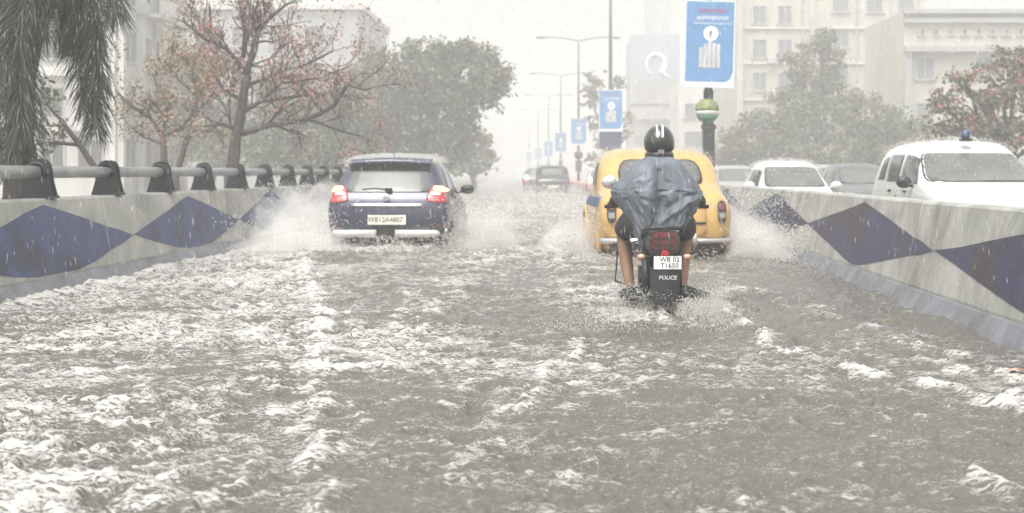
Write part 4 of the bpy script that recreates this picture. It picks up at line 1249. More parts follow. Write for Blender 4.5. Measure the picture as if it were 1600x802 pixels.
# ================================================================== VEGETATION
def leaf_quads(cent, size, elong=1.7, up=.25):
    """one small bent-free leaf per centre (N,3); size (N,) or scalar"""
    n = len(cent)
    a = RNG.normal(size=(n, 3)); a[:, 2] *= .7; a /= np.linalg.norm(a, axis=1)[:, None]
    b = RNG.normal(size=(n, 3)); b -= a * (a * b).sum(1)[:, None]; b /= np.linalg.norm(b, axis=1)[:, None]
    s = np.broadcast_to(np.asarray(size), (n,)) * RNG.uniform(.6, 1.35, n)
    A = a * (s * elong / 2)[:, None]; B = b * (s / 2)[:, None]
    v = np.stack([cent - A, cent + B, cent + A, cent - B], 1).reshape(-1, 3)
    return v, np.arange(n * 4).reshape(n, 4)

def clump_points(lobes, nclump, nleaf, rc):
    """lobes: (x,y,z,rx,rz) -> leaf centres gathered in clumps spread through the lobes, denser near the skin"""
    out, cl = [], []
    for (x, y, z, rx, rz) in lobes:
        w = max(6, int(nclump * rx * rz))
        d = RNG.normal(size=(w, 3)); d /= np.linalg.norm(d, axis=1)[:, None]
        r = RNG.uniform(.25, 1.0, w) ** .5
        c = np.array([x, y, z]) + d * r[:, None] * np.array([rx, rx * .8, rz])
        cl.append(c)
        for q in c:
            k = int(nleaf * RNG.uniform(.5, 1.4))
            e = RNG.normal(size=(k, 3)) * rc * RNG.uniform(.6, 1.25) * np.array([.62, .62, .42])
            out.append(q + e)
    return np.concatenate(out), np.concatenate(cl)

def lobe(px, py, rpx, rpy, Y):
    p = W(px, py, Y)
    return (p.x, Y + RNG.uniform(-.6, .6) * rpx / F * Y, p.z, rpx / F * Y, rpy / F * Y)

def leafy_tree(name, label, base_px, Y, lobes, leafm, size, nclump, nleaf, rc, trunk_r=.2, flowers=None, group=None, zbase=0.0, cat='tree'):
    bx = (base_px - VX) / F * Y
    root = thing(name, label, cat, (bx, Y, zbase), 0, group)
    pts, cl = clump_points(lobes, nclump, nleaf, rc)
    O = np.array([bx, Y, zbase])
    pts = pts[pts[:, 2] > zbase + .15]
    v, f = leaf_quads(pts - O, size)
    cr = obj('crown', np_mesh('crown', v, f, 4), leafm, root)
    mb = MB()
    top = np.mean([l[:3] for l in lobes], axis=0)
    h = top[2] - zbase
    t0 = Vector((0, 0, -.05)); t1 = Vector(((top[0] - bx) * .35, 0, h * .45)); t2 = Vector((top[0] - bx, 0, h))
    mb.tube([t0, t0.lerp(t1, .5) + Vector((.05, 0, 0)), t1, t2], [trunk_r, trunk_r * .8, trunk_r * .65, trunk_r * .3], 10)
    obj('trunk', mb, M['bark'], root, True)
    mb = MB()
    for l in lobes:
        c = Vector(l[:3]) - Vector(O)
        mb.tube([t1, t1.lerp(c, .5) + Vector((0, 0, .1 * h)), c], [trunk_r * .5, trunk_r * .3, trunk_r * .12], 6)
    for q in cl[RNG.permutation(len(cl))[:min(70, len(cl))]]:
        c = Vector(q) - Vector(O)
        l = min(lobes, key=lambda L_: (Vector(L_[:3]) - Vector(q)).length)
        lc = Vector(l[:3]) - Vector(O)
        mb.tube([lc.lerp(t1, .3), lc.lerp(c, .55) + Vector((0, 0, -.05)), c], [trunk_r * .16, trunk_r * .10, trunk_r * .04], 5)
    obj('limb', mb, M['bark'], root, True)
    if flowers:
        nfl, fs, m = flowers
        idx = RNG.integers(0, len(cl), nfl)
        pp = []
        for q in cl[idx]:
            k = RNG.integers(14, 34)
            off = RNG.normal(size=3) * rc * .6; off[2] = abs(off[2]) + rc * .25; off[1] -= rc * .5
            pp.append(q + off + RNG.normal(size=(k, 3)) * np.array([.10, .10, .045]) * (fs / .05))
        v, f = leaf_quads(np.concatenate(pp) - O, fs, 1.4)
        kind(obj('blossom', np_mesh('blossom', v, f, 4), m, root), 'stuff')
    return root

# dense trees on the left, beyond the parapet
leafy_tree('tree', 'big dense grey green tree behind the navy hatchback, sky gaps at its right', 640, 78,
           [lobe(600, 150, 75, 70, 78), lobe(655, 120, 70, 52, 78), lobe(715, 120, 68, 55, 78), lobe(770, 118, 26, 34, 78), lobe(682, 200, 68, 62, 78), lobe(610, 225, 70, 45, 78), lobe(560, 190, 60, 60, 78), lobe(752, 158, 30, 14, 78), lobe(785, 140, 12, 14, 78), lobe(735, 90, 40, 22, 78)],
           M['leaf'], .145, 19, 70, .46, .34)
leafy_tree('tree', 'dense dark tree behind the long right limb of the red flowering tree', 500, 70,
           [lobe(520, 190, 70, 60, 70), lobe(470, 205, 60, 55, 70), lobe(540, 240, 60, 30, 70), lobe(440, 245, 60, 30, 70)],
           M['leaf'], .145, 19, 70, .46, .28)
leafy_tree('tree', 'bushy grey tree faded by rain behind the bare trees, in front of the grey building', 320, 74,
           [lobe(325, 130, 45, 50, 74), lobe(300, 195, 50, 45, 74), lobe(395, 195, 60, 50, 74), lobe(350, 240, 90, 30, 74), lobe(445, 150, 45, 45, 74), lobe(425, 215, 50, 40, 74)],
           M['leaf'], .14, 15, 70, .5, .24)
leafy_tree('tree', 'low far tree fading into rain haze where the road vanishes on the left', 742, 105,
           [lobe(738, 232, 30, 32, 105), lobe(715, 240, 24, 22, 105), lobe(760, 250, 16, 15, 105), lobe(705, 262, 60, 9, 105)],
           M['leaf_pale'], .3, 9, 30, .5, .25)
# trees on the right
leafy_tree('tree', 'tall loose crowned tree in front of the cream building, right of the big blue banner', 1275, 94,
           [lobe(1288, 75, 34, 27, 94), lobe(1248, 105, 26, 24, 94), lobe(1300, 108, 20, 34, 94), lobe(1268, 145, 42, 26, 94), lobe(1235, 165, 36, 30, 94), lobe(1310, 150, 26, 24, 94), lobe(1270, 190, 60, 40, 94)],
           M['leaf_pale'], .15, 12, 80, .5, .24)
leafy_tree('tree', 'broad rounded tree above the white hatchback, right of the tall loose crowned tree', 1360, 88,
           [lobe(1350, 190, 55, 48, 88), lobe(1400, 210, 42, 42, 88), lobe(1330, 240, 60, 35, 88), lobe(1420, 250, 40, 35, 88)],
           M['leaf'], .15, 12, 80, .5, .24)
leafy_tree('tree', 'low bushy tree left of the tall loose crowned tree, beside the banner post', 1190, 90,
           [lobe(1190, 215, 48, 40, 90), lobe(1150, 240, 40, 32, 90), lobe(1235, 235, 50, 40, 90), lobe(1120, 250, 25, 25, 90), lobe(1270, 260, 50, 28, 90)],
           M['leaf'], .15, 12, 80, .5, .24)
leafy_tree('tree', 'faint tree beside the hoarding tower, left of the rider\'s helmet', 965, 118,
           [lobe(968, 150, 18, 30, 118), lobe(960, 205, 28, 35, 118), lobe(940, 235, 24, 28, 118), lobe(925, 128, 12, 14, 118), lobe(928, 170, 10, 30, 118)],
           M['leaf_pale'], .3, 5, 24, .5, .2)
leafy_tree('flowering_tree', 'leafy tree dotted with red flowers above the white jeep, right edge', 1590, 46,
           [lobe(1560, 130, 50, 45, 46), lobe(1510, 165, 45, 38, 46), lobe(1470, 195, 32, 36, 46), lobe(1590, 100, 45, 30, 46), lobe(1545, 215, 70, 32, 46), lobe(1630, 160, 60, 60, 46), lobe(1650, 230, 60, 40, 46), lobe(1465, 160, 24, 20, 46), lobe(1500, 115, 20, 16, 46)],
           M['leaf'], .10, 27, 32, .25, .22, flowers=(120, .06, M['flower']))

# bare, branching trees drawn limb by limb
def bare_tree(name, label, Y, limbs, seed, flowers=None, leaves=None, twig=1.0, tl=1.0, cat='tree', group=None):
    rr = random.Random(seed)
    b = limbs[0][0][0]
    o = W(b[0], b[1], Y); base = Vector((o.x, Y, 0.0))
    root = thing(name, label, cat, tuple(base), 0, group)
    k = Y / F
    tips, first = [], True
    tr, br = MB(), MB()
    def twigs(p, d, L_, r, depth):
        q = [p]; cur = p.copy(); dd = d.copy()
        for i in range(4):
            dd = (dd + Vector((rr.uniform(-1, 1), rr.uniform(-1, 1), rr.uniform(-.7, 1.0))) * .35).normalized()
            cur = cur + dd * L_ / 4
            q.append(cur.copy())
        br.tube(q, [r, r * .85, r * .7, r * .5, r * .3], 5)
        tips.append(q[-1]); tips.append(q[2])
        if depth > 0:
            for _ in range(rr.choice((2, 3))):
                j = rr.choice((1, 2, 3))
                nd = (dd + Vector((rr.uniform(-1, 1), rr.uniform(-1, 1), rr.uniform(-.6, .9)))).normalized()
                twigs(q[j], nd, L_ * rr.uniform(.5, .75), r * .6, depth - 1)
    for pts, r0, r1 in limbs:
        dy = 0 if first else rr.uniform(-1, 1)
        P = []
        for i, (px, py) in enumerate(pts):
            yy = Y + dy * i * .22
            P.append(W(px, py, yy) - base)
        if first: P = [Vector((P[0].x, 0, -.1))] + P
        n = len(P)
        fine = []
        for i in range(n - 1):
            for t in (0, .5):
                p = P[i].lerp(P[i + 1], t)
                if t: p += Vector((rr.uniform(-1, 1), rr.uniform(-1, 1), rr.uniform(-1, 1))) * .025 * (P[i + 1] - P[i]).length
                fine.append(p)
        fine.append(P[-1])
        rads = [(r0 + (r1 - r0) * i / (len(fine) - 1)) * k for i in range(len(fine))]
        (tr if first else br).tube(fine, rads, 9 if first else 7)
        if not first or len(limbs) == 1:
            for i in range(1, len(fine)):
                for _ in range(int(rr.uniform(.6, 2.2) * twig + rr.random() * .9)):
                    d = (fine[i] - fine[i - 1]).normalized()
                    nd = (d * .6 + Vector((rr.uniform(-1, 1), rr.uniform(-1, 1), rr.uniform(-.5, 1)))).normalized()
                    twigs(fine[i], nd, rr.uniform(.5, 1.1) * tl, max(rads[i] * .45, .008), 2)
        first = False
    obj('trunk', tr, M['bark'], root, True)
    obj('branch', br, M['bark'], root, True)
    T = np.array([tuple(t) for t in tips])
    if flowers:
        n, fs, spread, m = flowers
        idx = RNG.choice(len(T), min(n, len(T)), replace=False)
        pp = np.concatenate([T[i] + RNG.normal(size=(RNG.integers(6, 16), 3)) * spread for i in idx])
        v, f = leaf_quads(pp, fs, 1.5)
        kind(obj('blossom', np_mesh('blossom', v, f, 4), m, root), 'stuff')
    if leaves:
        n, fs, spread, m = leaves
        idx = RNG.integers(0, len(T), n)
        pp = np.concatenate([T[i] + RNG.normal(size=(RNG.integers(4, 12), 3)) * spread for i in idx])
        v, f = leaf_quads(pp, fs, 1.6)
        kind(obj('leaf_cluster', np_mesh('leaf_cluster', v, f, 4), m, root), 'stuff')
    return root
bare_tree('red_flowering_tree', 'bare forking tree with red blossom behind the left railing, its long limb reaching right', 30, [
    ([(360, 275), (366, 240), (371, 205), (379, 160), (385, 118)], 11, 6.5),
    ([(385, 118), (372, 97), (352, 76), (318, 60), (285, 32)], 5, 2),
    ([(385, 118), (398, 80), (402, 52), (422, 28), (446, 8)], 5.5, 2),
    ([(380, 90), (383, 50), (378, 20), (370, -10)], 4, 1.6),
    ([(402, 52), (395, 25), (405, -5)], 3, 1.4),
    ([(373, 210), (420, 196), (478, 187), (522, 165), (541, 133), (572, 141)], 5.5, 2),
    ([(377, 176), (410, 157), (450, 153), (485, 148)], 4.2, 1.8),
    ([(383, 135), (428, 116), (470, 104), (520, 80)], 3.6, 1.5),
    ([(372, 205), (348, 194), (318, 198)], 4, 1.6),
    ([(478, 187), (520, 200), (560, 212)], 2.6, 1.2),
    ([(410, 157), (440, 130), (500, 122), (545, 105)], 2.8, 1.2),
    ([(380, 160), (350, 140), (330, 110)], 3, 1.3)], 5, flowers=(620, .042, .10, M['flower_dull']), leaves=(70, .045, .11, M['leaf']), twig=1.25)
bare_tree('bare_tree', 'thin bare tree with fine dense twigs in front of the white apartment block', 33, [
    ([(257, 275), (256, 240), (254, 212)], 6.5, 4.5),
    ([(254, 212), (235, 185), (205, 165), (180, 140)], 4, 1.5),
    ([(254, 212), (262, 180), (255, 150), (240, 120)], 3.6, 1.4),
    ([(254, 214), (285, 198), (300, 180), (305, 150)], 3.6, 1.4),
    ([(255, 225), (225, 215), (200, 195)], 2.6, 1.2)], 8, leaves=(260, .05, .10, M['brown_leaf']), twig=1.1, tl=.8)
bare_tree('bare_tree', 'slim leaning bare tree between the thin twiggy tree and the red flowering tree', 36, [
    ([(275, 275), (290, 225), (302, 185), (308, 150)], 6, 3),
    ([(308, 150), (300, 110), (315, 70)], 3, 1.2),
    ([(302, 185), (330, 150), (345, 120)], 2.6, 1.2),
    ([(295, 205), (330, 205), (352, 180)], 2.6, 1.2),
    ([(308, 150), (280, 125), (262, 100)], 2.4, 1.0)], 15, leaves=(300, .05, .12, M['brown_leaf']), flowers=(40, .04, .05, M['flower_dull']), twig=1.0, tl=.8)
bare_tree('bare_tree', 'dark leaning branch-like tree under the hanging palm fronds', 21, [
    ([(160, 280), (140, 250), (118, 218), (96, 188)], 6.5, 3.5),
    ([(122, 226), (90, 223), (55, 226)], 3.4, 1.6),
    ([(96, 188), (75, 165), (62, 140)], 3, 1.2)], 21, leaves=(30, .05, .08, M['leaf']), twig=.35, tl=.5)

# palm with hanging fronds, upper left
PY = 15.5
pb = W(22, 300, PY)
palm = thing('palm_tree', 'palm with long drooping grey green fronds hanging over the left railing, top left corner', 'palm', (pb.x, PY, 0))
P0 = Vector((pb.x, PY, 0))
crown_c = W(66, -62, PY)
obj('trunk', MB().tube([(0, 0, -.1), (.02, 0, 1.0), (.1, 0, 2.3), crown_c - P0], [.16, .14, .13, .15], 12), M['bark'], palm, True)
fr_paths = [
    ((66, -62), (38, -40), (14, 30), (6, 120), (18, 215), (26, 262)),
    ((66, -62), (104, -40), (134, 30), (146, 110), (146, 190)),
    ((66, -62), (96, -30), (112, 30), (120, 90), (134, 165)),
    ((60, -62), (20, -20), (20, 70), (38, 150), (46, 232)),
    ((60, -62), (-20, -30), (-40, 80), (-30, 190), (-20, 265)),
    ((66, -62), (130, -70), (168, -30), (182, 20)),
    ((66, -62), (80, -40), (74, 10), (66, 48)),
    ((60, -62), (0, -50), (-14, 40), (-6, 150), (4, 250)),
    ((66, -62), (50, -50), (34, 20), (30, 100), (34, 190)),
    ((66, -62), (90, -60), (60, -10), (36, 40), (10, 110)),
    ((66, -62), (110, -50), (150, 10), (152, 70), (158, 130)),
    ((60, -62), (30, -30), (40, 60), (48, 140), (56, 200)),
    ((60, -62), (40, -30), (28, 60), (22, 150), (40, 250)),
    ((66, -62), (92, -50), (122, 10), (136, 80), (150, 150), (152, 200)),
    ((66, -62), (90, -40), (104, 20), (108, 60)),
]
def spline(P, n):
    out = []
    m = len(P)
    for i in range(n):
        t = i / (n - 1) * (m - 1); k = min(int(t), m - 2); u = t - k
        p0, p1, p2, p3 = P[max(k - 1, 0)], P[k], P[k + 1], P[min(k + 2, m - 1)]
        out.append(.5 * ((2 * p1) + (p2 - p0) * u + (2 * p0 - 5 * p1 + 4 * p2 - p3) * u * u + (3 * p1 - p0 - 3 * p2 + p3) * u ** 3))
    return out
rr = random.Random(3)
for fi, path in enumerate(fr_paths):
    dy = rr.uniform(-.35, .35)
    P = spline([W(a, b, PY + dy * i * .5) - P0 for i, (a, b) in enumerate(path)], 60)
    mb = MB().tube(P, [.022 * (1 - .8 * i / 59) for i in range(60)], 5)
    fr = obj('frond', mb, M['palm'], palm)
    lm = MB()
    for i in range(6, 60):
        d = (P[min(i + 1, 59)] - P[i - 1]).normalized()
        for s in (-1, 1):
            for rep in range(4):
                side = Vector((s * rr.uniform(.1, 1.3), rr.uniform(-.9, .6), rr.uniform(-.35, .45)))
                L_ = rr.uniform(.34, .62) * (1 - .35 * i / 60)
                v0 = (side * .62 + d * .8).normalized()
                v1 = (v0 + Vector((0, 0, -rr.uniform(.2, 1.1)))).normalized()
                a = P[i] + d * rr.uniform(-.02, .02); b = a + v0 * L_ * .45; c = b + v1 * L_ * .55
                w = Vector((rr.uniform(-1, 1), rr.uniform(-1, 1), rr.uniform(-.4, .4))).normalized() * .007
                lm.add([a - w * .5, a + w * .5, b + w, b - w, c], [(0, 1, 2, 3), (3, 2, 4)])
    obj('leaflet', lm, M['palm'], fr)['kind'] = 'stuff'

# ================================================================== BUILDINGS
def win_mesh(w, h, n=2):
    fr = MB()
    t = .09
    for sx in (-1, 1): fr.box((sx * w / 2, -.05, 0), (t, .12, h + t))
    fr.box((0, -.055, h / 2 + .02), (w - t, .13, t)); fr.box((0, -.08, -h / 2 - .02), (w + .25, .2, t))
    for k in range(1, n): fr.box((-w / 2 + w * k / n, -.045, 0), (.05, .1, h - t))
    return fr.mesh('window'), MB().box((0, -.006, 0), (w - t, .02, h - t * .5)).mesh('pane')
def building(name, label, x0, Y, w, dep, h, wall, rz=0, zb=0):
    b = thing(name, label, 'building', (x0, Y, zb), rz)
    obj('wall', MB().box((w / 2, dep / 2, h / 2 - .1), (w, dep, h + .2)), wall, b)
    return b
def windows(b, spots, w, h, face='front', W_=0, pane='pane', n=2, frame='frame'):
    fm, pm = win_mesh(w, h, n)
    fm.materials.append(M[frame]); pm.materials.append(M[pane])
    for (u, z) in spots:
        f = bpy.data.objects.new('window', fm); COL.objects.link(f); f.parent = b
        p = bpy.data.objects.new('pane', pm); COL.objects.link(p); p.parent = f
        if face == 'front': f.location = (u, -.002, z)
        elif face == 'right': f.location = (W_ + .002, u, z); f.rotation_euler = (0, 0, R(90))
        else: f.location = (-.002, u, z); f.rotation_euler = (0, 0, R(-90))
def ledge(b, name, boxes, m):
    mb = MB()
    for c, d in boxes: mb.box(c, d)
    return obj(name, mb, m, b)

# white apartment block on the left, long side towards the road
wb = building('apartment_block', 'white apartment block with balconies behind the palm and the bare trees', -46, 75, 24, 13.5, 15, M['white_wall'])
zr = [2.2, 4.9, 7.9, 10.9]
windows(wb, [(u, z) for z in zr for u in (2.0, 5.0, 8.2, 11.2)], 2.3, 1.6, 'right', 24, 'shade_pane')
windows(wb, [(u, z) for z in zr for u in (14.2, 16.2, 18.6, 20.6, 22.6)], 1.3, 1.5, 'front', 0, 'shade_pane')
for z in zr:
    for yy in (5.95, 10.4): ledge(wb, 'balcony_slab', [((24.55, yy, z - 1.05), (1.1, 3.4, .18))], M['white_wall'])
ledge(wb, 'cornice', [((24.3, 6.75, 13.6), (.6, 13.5, .3))], M['white_wall'])
for z in zr[1:]:
    for yy in (5.95, 10.4): ledge(wb, 'balcony_wall', [((25.12, yy, z - .55), (.12, 3.4, .9))], M['white_wall'])
ledge(wb, 'pilaster', [((24.16, yy, 7.2), (.3, .5, 14.2)) for yy in (.2, 3.8, 8.2, 13.2)] + [((23.7, -.16, 7.2), (.5, .3, 14.2)), ((17.4, -.16, 7.2), (.3, .3, 14.2))], M['white_wall'])
ledge(wb, 'parapet', [((18, -.18, 3.55), (11.5, .34, .3)), ((18, -.2, 6.4), (11.5, .36, .3))], M['white_wall'])
for k_, (yy, z) in enumerate(((3.6, 4.1), (9.8, 7.0), (3.5, 10.1), (12.6, 4.0))):
    obj('air_conditioner', MB().box((24.35, yy, z), (.6, .9, .6)).box((24.66, yy, z), (.03, .5, .5)), M['frame'], wb)
obj('drain_pipe', MB().tube([(24.12, 6.75, 0), (24.12, 6.75, 14)], .09, 8), M['grey_wall'], wb)
# grey far building
gb_ = building('tower_block', 'pale grey far building with slanting roof edge above the trees, left of the sky gap', -37, 120, 21.7, 20, 14.6, M['grey_wall'])
windows(gb_, [(u, z) for z in (6.5, 9.5, 12.5) for u in (6, 9, 12, 15, 18)], 1.6, 1.6, 'front', 0, 'shade_pane')
windows(gb_, [(u, z) for z in (9.5, 12.3) for u in (3, 7, 11, 15)], 1.6, 1.6, 'right', 21.7, 'shade_pane')
ledge(gb_, 'roof_slab', [((10.9, 9.9, 14.9), (22.6, 20.8, .4))], M['white_wall'])
# cream building on the right
cb = building('cream_building', 'large cream building with rows of square windows behind the trees on the right', 15.9, 120, 15.6, 16, 22, M['cream'])
wz = [8.0 - 2.75, 8.0, 10.75, 13.5, 16.25]
windows(cb, [(u, z) for z in (5.9, 8.75, 11.5, 14.25) for u in (1.9, 4.0)], 1.15, 1.5)
windows(cb, [(u, z) for z in (6.6, 9.5, 12.4, 15.3) for u in (8.6, 11.4, 14.0)], 1.35, 1.6)
ledge(cb, 'pilaster', [((0.25, -.2, 11), (.5, .4, 22)), ((6.2, -.15, 11), (.35, .3, 22)), ((15.3, -.2, 11), (.5, .4, 22))], M['cream'])
ledge(cb, 'floor_band', [((8, -.12, z), (15.9, .22, .18)) for z in (7.3, 10.3, 13.2)], M['white_wall'])
for (u, z) in ((2.9, 7.7), (9.9, 8.4), (12.7, 11.3), (2.9, 10.5), (9.9, 5.6)):
    obj('air_conditioner', MB().box((u, -.3, z), (.8, .6, .55)).box((u, -.61, z), (.45, .03, .45)), M['frame'], cb)
for u in (5.4, 9.95, 12.75): obj('drain_pipe', MB().tube([(u, -.12, 0), (u, -.12, 20)], .08, 8), M['grey_wall'], cb)
eb = building('annexe_building', 'lower cream and grey annexe with a row of small vents, top right', 24.3, 98, 14, 12, 12.2, M['cream'])
windows(eb, [(1.4 + 3.9 * i, 8.3) for i in range(4)], 1.2, 1.5)
windows(eb, [(1.4 + 3.9 * i, 5.2) for i in range(4)], 1.2, 1.5)
windows(eb, [(1.2 + .95 * i, 10.75) for i in range(14)], .35, .42, n=1)
ledge(eb, 'floor_band', [((7, -.35, 9.55), (14.2, .7, .35)), ((7, -.2, 11.5), (14.1, .4, .3)), ((7, -.25, 12.1), (14.3, .6, .3))], M['grey_wall'])
ledge(eb, 'side_wall', [((.2, -.2, 6), (.5, .4, 7))], M['grey_wall'])
# hoarding tower and the building next to it
ht = building('hoarding_tower', 'faded tower carrying a big hoarding with a white swirl, above the taxi roof', 10.6, 180, 6.2, 8, 17.5, M['grey_wall'])
obj('hoarding', MB().box((3.1, -.5, 14.0), (6.1, .4, 8.6)), M['bill_blue'], ht)
obj('hoarding_picture', MB().box((3.1, -.74, 11.2), (6.0, .06, 2.9)).box((3.1, -.745, 8.6), (6.0, .05, 1.6)), M['bill_grey'], ht)
arc = [(3.2 + 1.15 * math.cos(t), -.8, 14.6 + 1.25 * math.sin(t)) for t in np.linspace(-1.0, 4.4, 22)]
obj('swirl_emblem', MB().tube(arc, [.34 - .012 * i for i in range(22)], 8).tube([(3.9, -.8, 14.0), (4.4, -.8, 13.2), (4.9, -.8, 13.0)], [.3, .2, .1], 8), M['white_ink'], ht, True)
windows(ht, [(u, z) for z in (2.2, 5.2) for u in (1.2, 3.1, 5.0)], 1.2, 1.4)
nb = building('white_building', 'faint white building with wide windows between the hoarding tower and the banner post', 13.9, 150, 6.8, 10, 10.4, M['white_wall'])
windows(nb, [(u, z) for z in (2.0, 4.7, 7.6) for u in (1.6, 4.6)], 2.0, 1.5)
ct = building('far_tower', 'very faint slender tower rising behind the hoarding', 16.8, 222, 2.6, 4, 30, M['grey_wall'])
ledge(ct, 'tower_cap', [((1.3, 2, 30.3), (3.0, 4.4, .8)), ((-.6, 2, 14), (1.2, 3, 28))], M['grey_wall'])

# ================================================================== RAIN, SPRAY, HAZE
def drops(name, pts, rad, elong, m, tilt=(0, 0), parent=None):
    """octahedral drops; elong stretches each along the fall direction"""
    n = len(pts)
    base = np.array([(1, 0, 0), (0, 1, 0), (-1, 0, 0), (0, -1, 0), (0, 0, 1), (0, 0, -1)], float)
    r = np.broadcast_to(rad, (n,))
    L_ = np.broadcast_to(elong, (n,))
    ax = np.stack([np.broadcast_to(tilt[0], (n,)), np.broadcast_to(tilt[1], (n,)), np.ones(n)], 1)
    v = pts[:, None, :] + base[None] * np.array([1, 1, 0]) * r[:, None, None]
    v = v + base[None, :, 2:3] * (ax * (r * L_)[:, None])[:, None, :]
    tri = np.array([(0, 1, 4), (1, 2, 4), (2, 3, 4), (3, 0, 4), (1, 0, 5), (2, 1, 5), (3, 2, 5), (0, 3, 5)])
    f = (np.arange(n)[:, None, None] * 6 + tri[None]).reshape(-1, 3)
    o = obj(name, np_mesh(name, v.reshape(-1, 3), f, 3, True), m, parent)
    o['kind'] = 'stuff'
    return o

def water_white(name, alpha=1.0, col=(.80, .79, .76)):
    m = bpy.data.materials.new(name); m.use_nodes = True
    N, L = m.node_tree.nodes, m.node_tree.links
    N.clear()
    d = N.new('ShaderNodeBsdfDiffuse'); d.inputs['Color'].default_value = (*col, 1)
    t = N.new('ShaderNodeBsdfTranslucent'); t.inputs['Color'].default_value = (*col, 1)
    mx = N.new('ShaderNodeMixShader'); mx.inputs[0].default_value = .5
    L.new(d.outputs[0], mx.inputs[1]); L.new(t.outputs[0], mx.inputs[2])
    out = N.new('ShaderNodeOutputMaterial')
    tr = N.new('ShaderNodeBsdfTransparent')
    m2 = N.new('ShaderNodeMixShader'); m2.inputs[0].default_value = alpha
    L.new(tr.outputs[0], m2.inputs[1]); L.new(mx.outputs[0], m2.inputs[2])
    L.new(m2.outputs[0], out.inputs['Surface'])
    return m
M['drop'] = water_white('rain_drop', .42, (.97, .97, .97))
M['spray'] = water_white('spray_water', .8)
M['spray_mud'] = water_white('muddy_spray', .85, (.55, .51, .45))

n = 7000
Yr = 5.5 * np.exp(RNG.random(n) * math.log(34 / 5.5))
pxr = RNG.uniform(-120, 1720, n); pyr = RNG.uniform(-80, 560, n)
keep = RNG.random(n) < np.clip(1.15 - pyr / 620, .2, 1)
Xr = (pxr - VX) / F * Yr; Zr = EYE - (pyr - VY) / F * Yr
ok = keep & (Zr > .3) & (Xr > -4.6 + 0 * Xr - 6)
drops('rain', np.stack([Xr, Yr, Zr], 1)[ok], RNG.uniform(.0008, .0016, ok.sum()) * (.6 + Yr[ok] / 16), RNG.uniform(8, 18, ok.sum()), M['drop'],
      (RNG.normal(-.10, .10, ok.sum()), RNG.normal(0, .05, ok.sum())))

def plume(n, cx, cy_, z0, sx, sy, h, dens=1.8, lean=(0, 0)):
    """spray thrown up from the water: thick low down and at the source, thinning upward and outward"""
    u = RNG.random(n)
    z = z0 + h * u ** dens
    t = (z - z0) / h
    x = cx + RNG.normal(size=n) * sx * (.55 + .6 * t) + lean[0] * t
    y = cy_ + RNG.normal(size=n) * sy * (.7 + .5 * t) + lean[1] * t
    # break the cloud up into gusts
    g = fbm(x * 2.2 + 5, z * 2.6 + y * .9, 3)
    k = g > RNG.uniform(-.75, .35, n)
    return np.stack([x, y, z], 1)[k]
def sheet_jet(n, p0, d, L_, spread, h):
    """a fan of water flung from p0 along d"""
    t = RNG.random(n) ** .7
    a = RNG.normal(size=n) * spread
    x = p0[0] + (d[0] * np.cos(a) - d[1] * np.sin(a)) * L_ * t
    y = p0[1] + (d[0] * np.sin(a) + d[1] * np.cos(a)) * L_ * t
    z = p0[2] + h * (4 * t * (1 - t) + .12) * RNG.random(n) ** .5
    return np.stack([x, y, z], 1)
FRAC = .45
MISTS = [(-3.8, 23.2, .85, 2.6, .80, .36, 1), (-3.7, 22.4, .55, 1.9, .55, .5, 2), (-3.5, 20.4, .75, 1.2, .30, .6, 3),
         (-.95, 22.6, .6, 2.2, .50, .35, 4), (2.75, 20.8, .55, 2.4, .62, .5, 5), (2.85, 19.5, .45, 1.3, .36, .7, 6), (.40, 20.9, .45, 2.0, .42, .4, 7)]
def spray(name, sets, size, m, FRAC=FRAC):
    P = np.concatenate(sets); P = P[RNG.random(len(P)) < FRAC]
    P = P[P[:, 2] > WZ - .02]
    return drops(name, P, RNG.uniform(size * .45, size * 1.25, len(P)) , RNG.uniform(.9, 1.8, len(P)), m, (RNG.normal(0, .3, len(P)), 0))
# round the hatchback
spray('wheel_spray', [plume(11000, -3.65, 22.8, WZ, .42, 1.2, .95, 1.5), plume(4000, -4.0, 20.8, WZ, .35, .8, .5, 1.7), plume(6000, -3.35, 21.3, WZ, .25, .5, .55, 1.6),
                      plume(7000, -1.1, 21.8, WZ, .30, .8, .8, 1.8), plume(5000, -2.3, 20.9, WZ - .02, .75, .2, .22, 1.6), plume(3500, -.7, 22.5, WZ, .4, .9, .5, 1.8)], .0075, M['spray'])
spray('muddy_spray', [plume(1800, -3.4, 21.0, WZ, .3, .35, .28, 1.6), plume(1500, -2.3, 20.8, WZ - .02, .7, .2, .2, 1.4), plume(1200, -1.2, 21.0, WZ, .3, .4, .35, 1.6)], .0075, M['spray_mud'])
# round the taxi
spray('wheel_spray', [plume(14000, 2.75, 20.6, WZ, .30, 1.3, .85, 1.5), plume(8000, 3.0, 18.6, WZ, .22, .9, .45, 1.6), plume(6000, .45, 20.0, WZ, .25, .9, .6, 1.7), plume(900, 1.5, 18.6, WZ - .02, .75, .2, .16, 1.6), plume(400, 2.6, 18.9, WZ, .15, .4, .2, 1.6)], .007, M['spray'])
spray('muddy_spray', [plume(700, 2.75, 18.9, WZ, .2, .4, .25, 1.6), plume(1400, .5, 18.8, WZ, .3, .4, .3, 1.6), plume(500, 1.6, 18.6, WZ, .7, .2, .16, 1.5)], .007, M['spray_mud'])
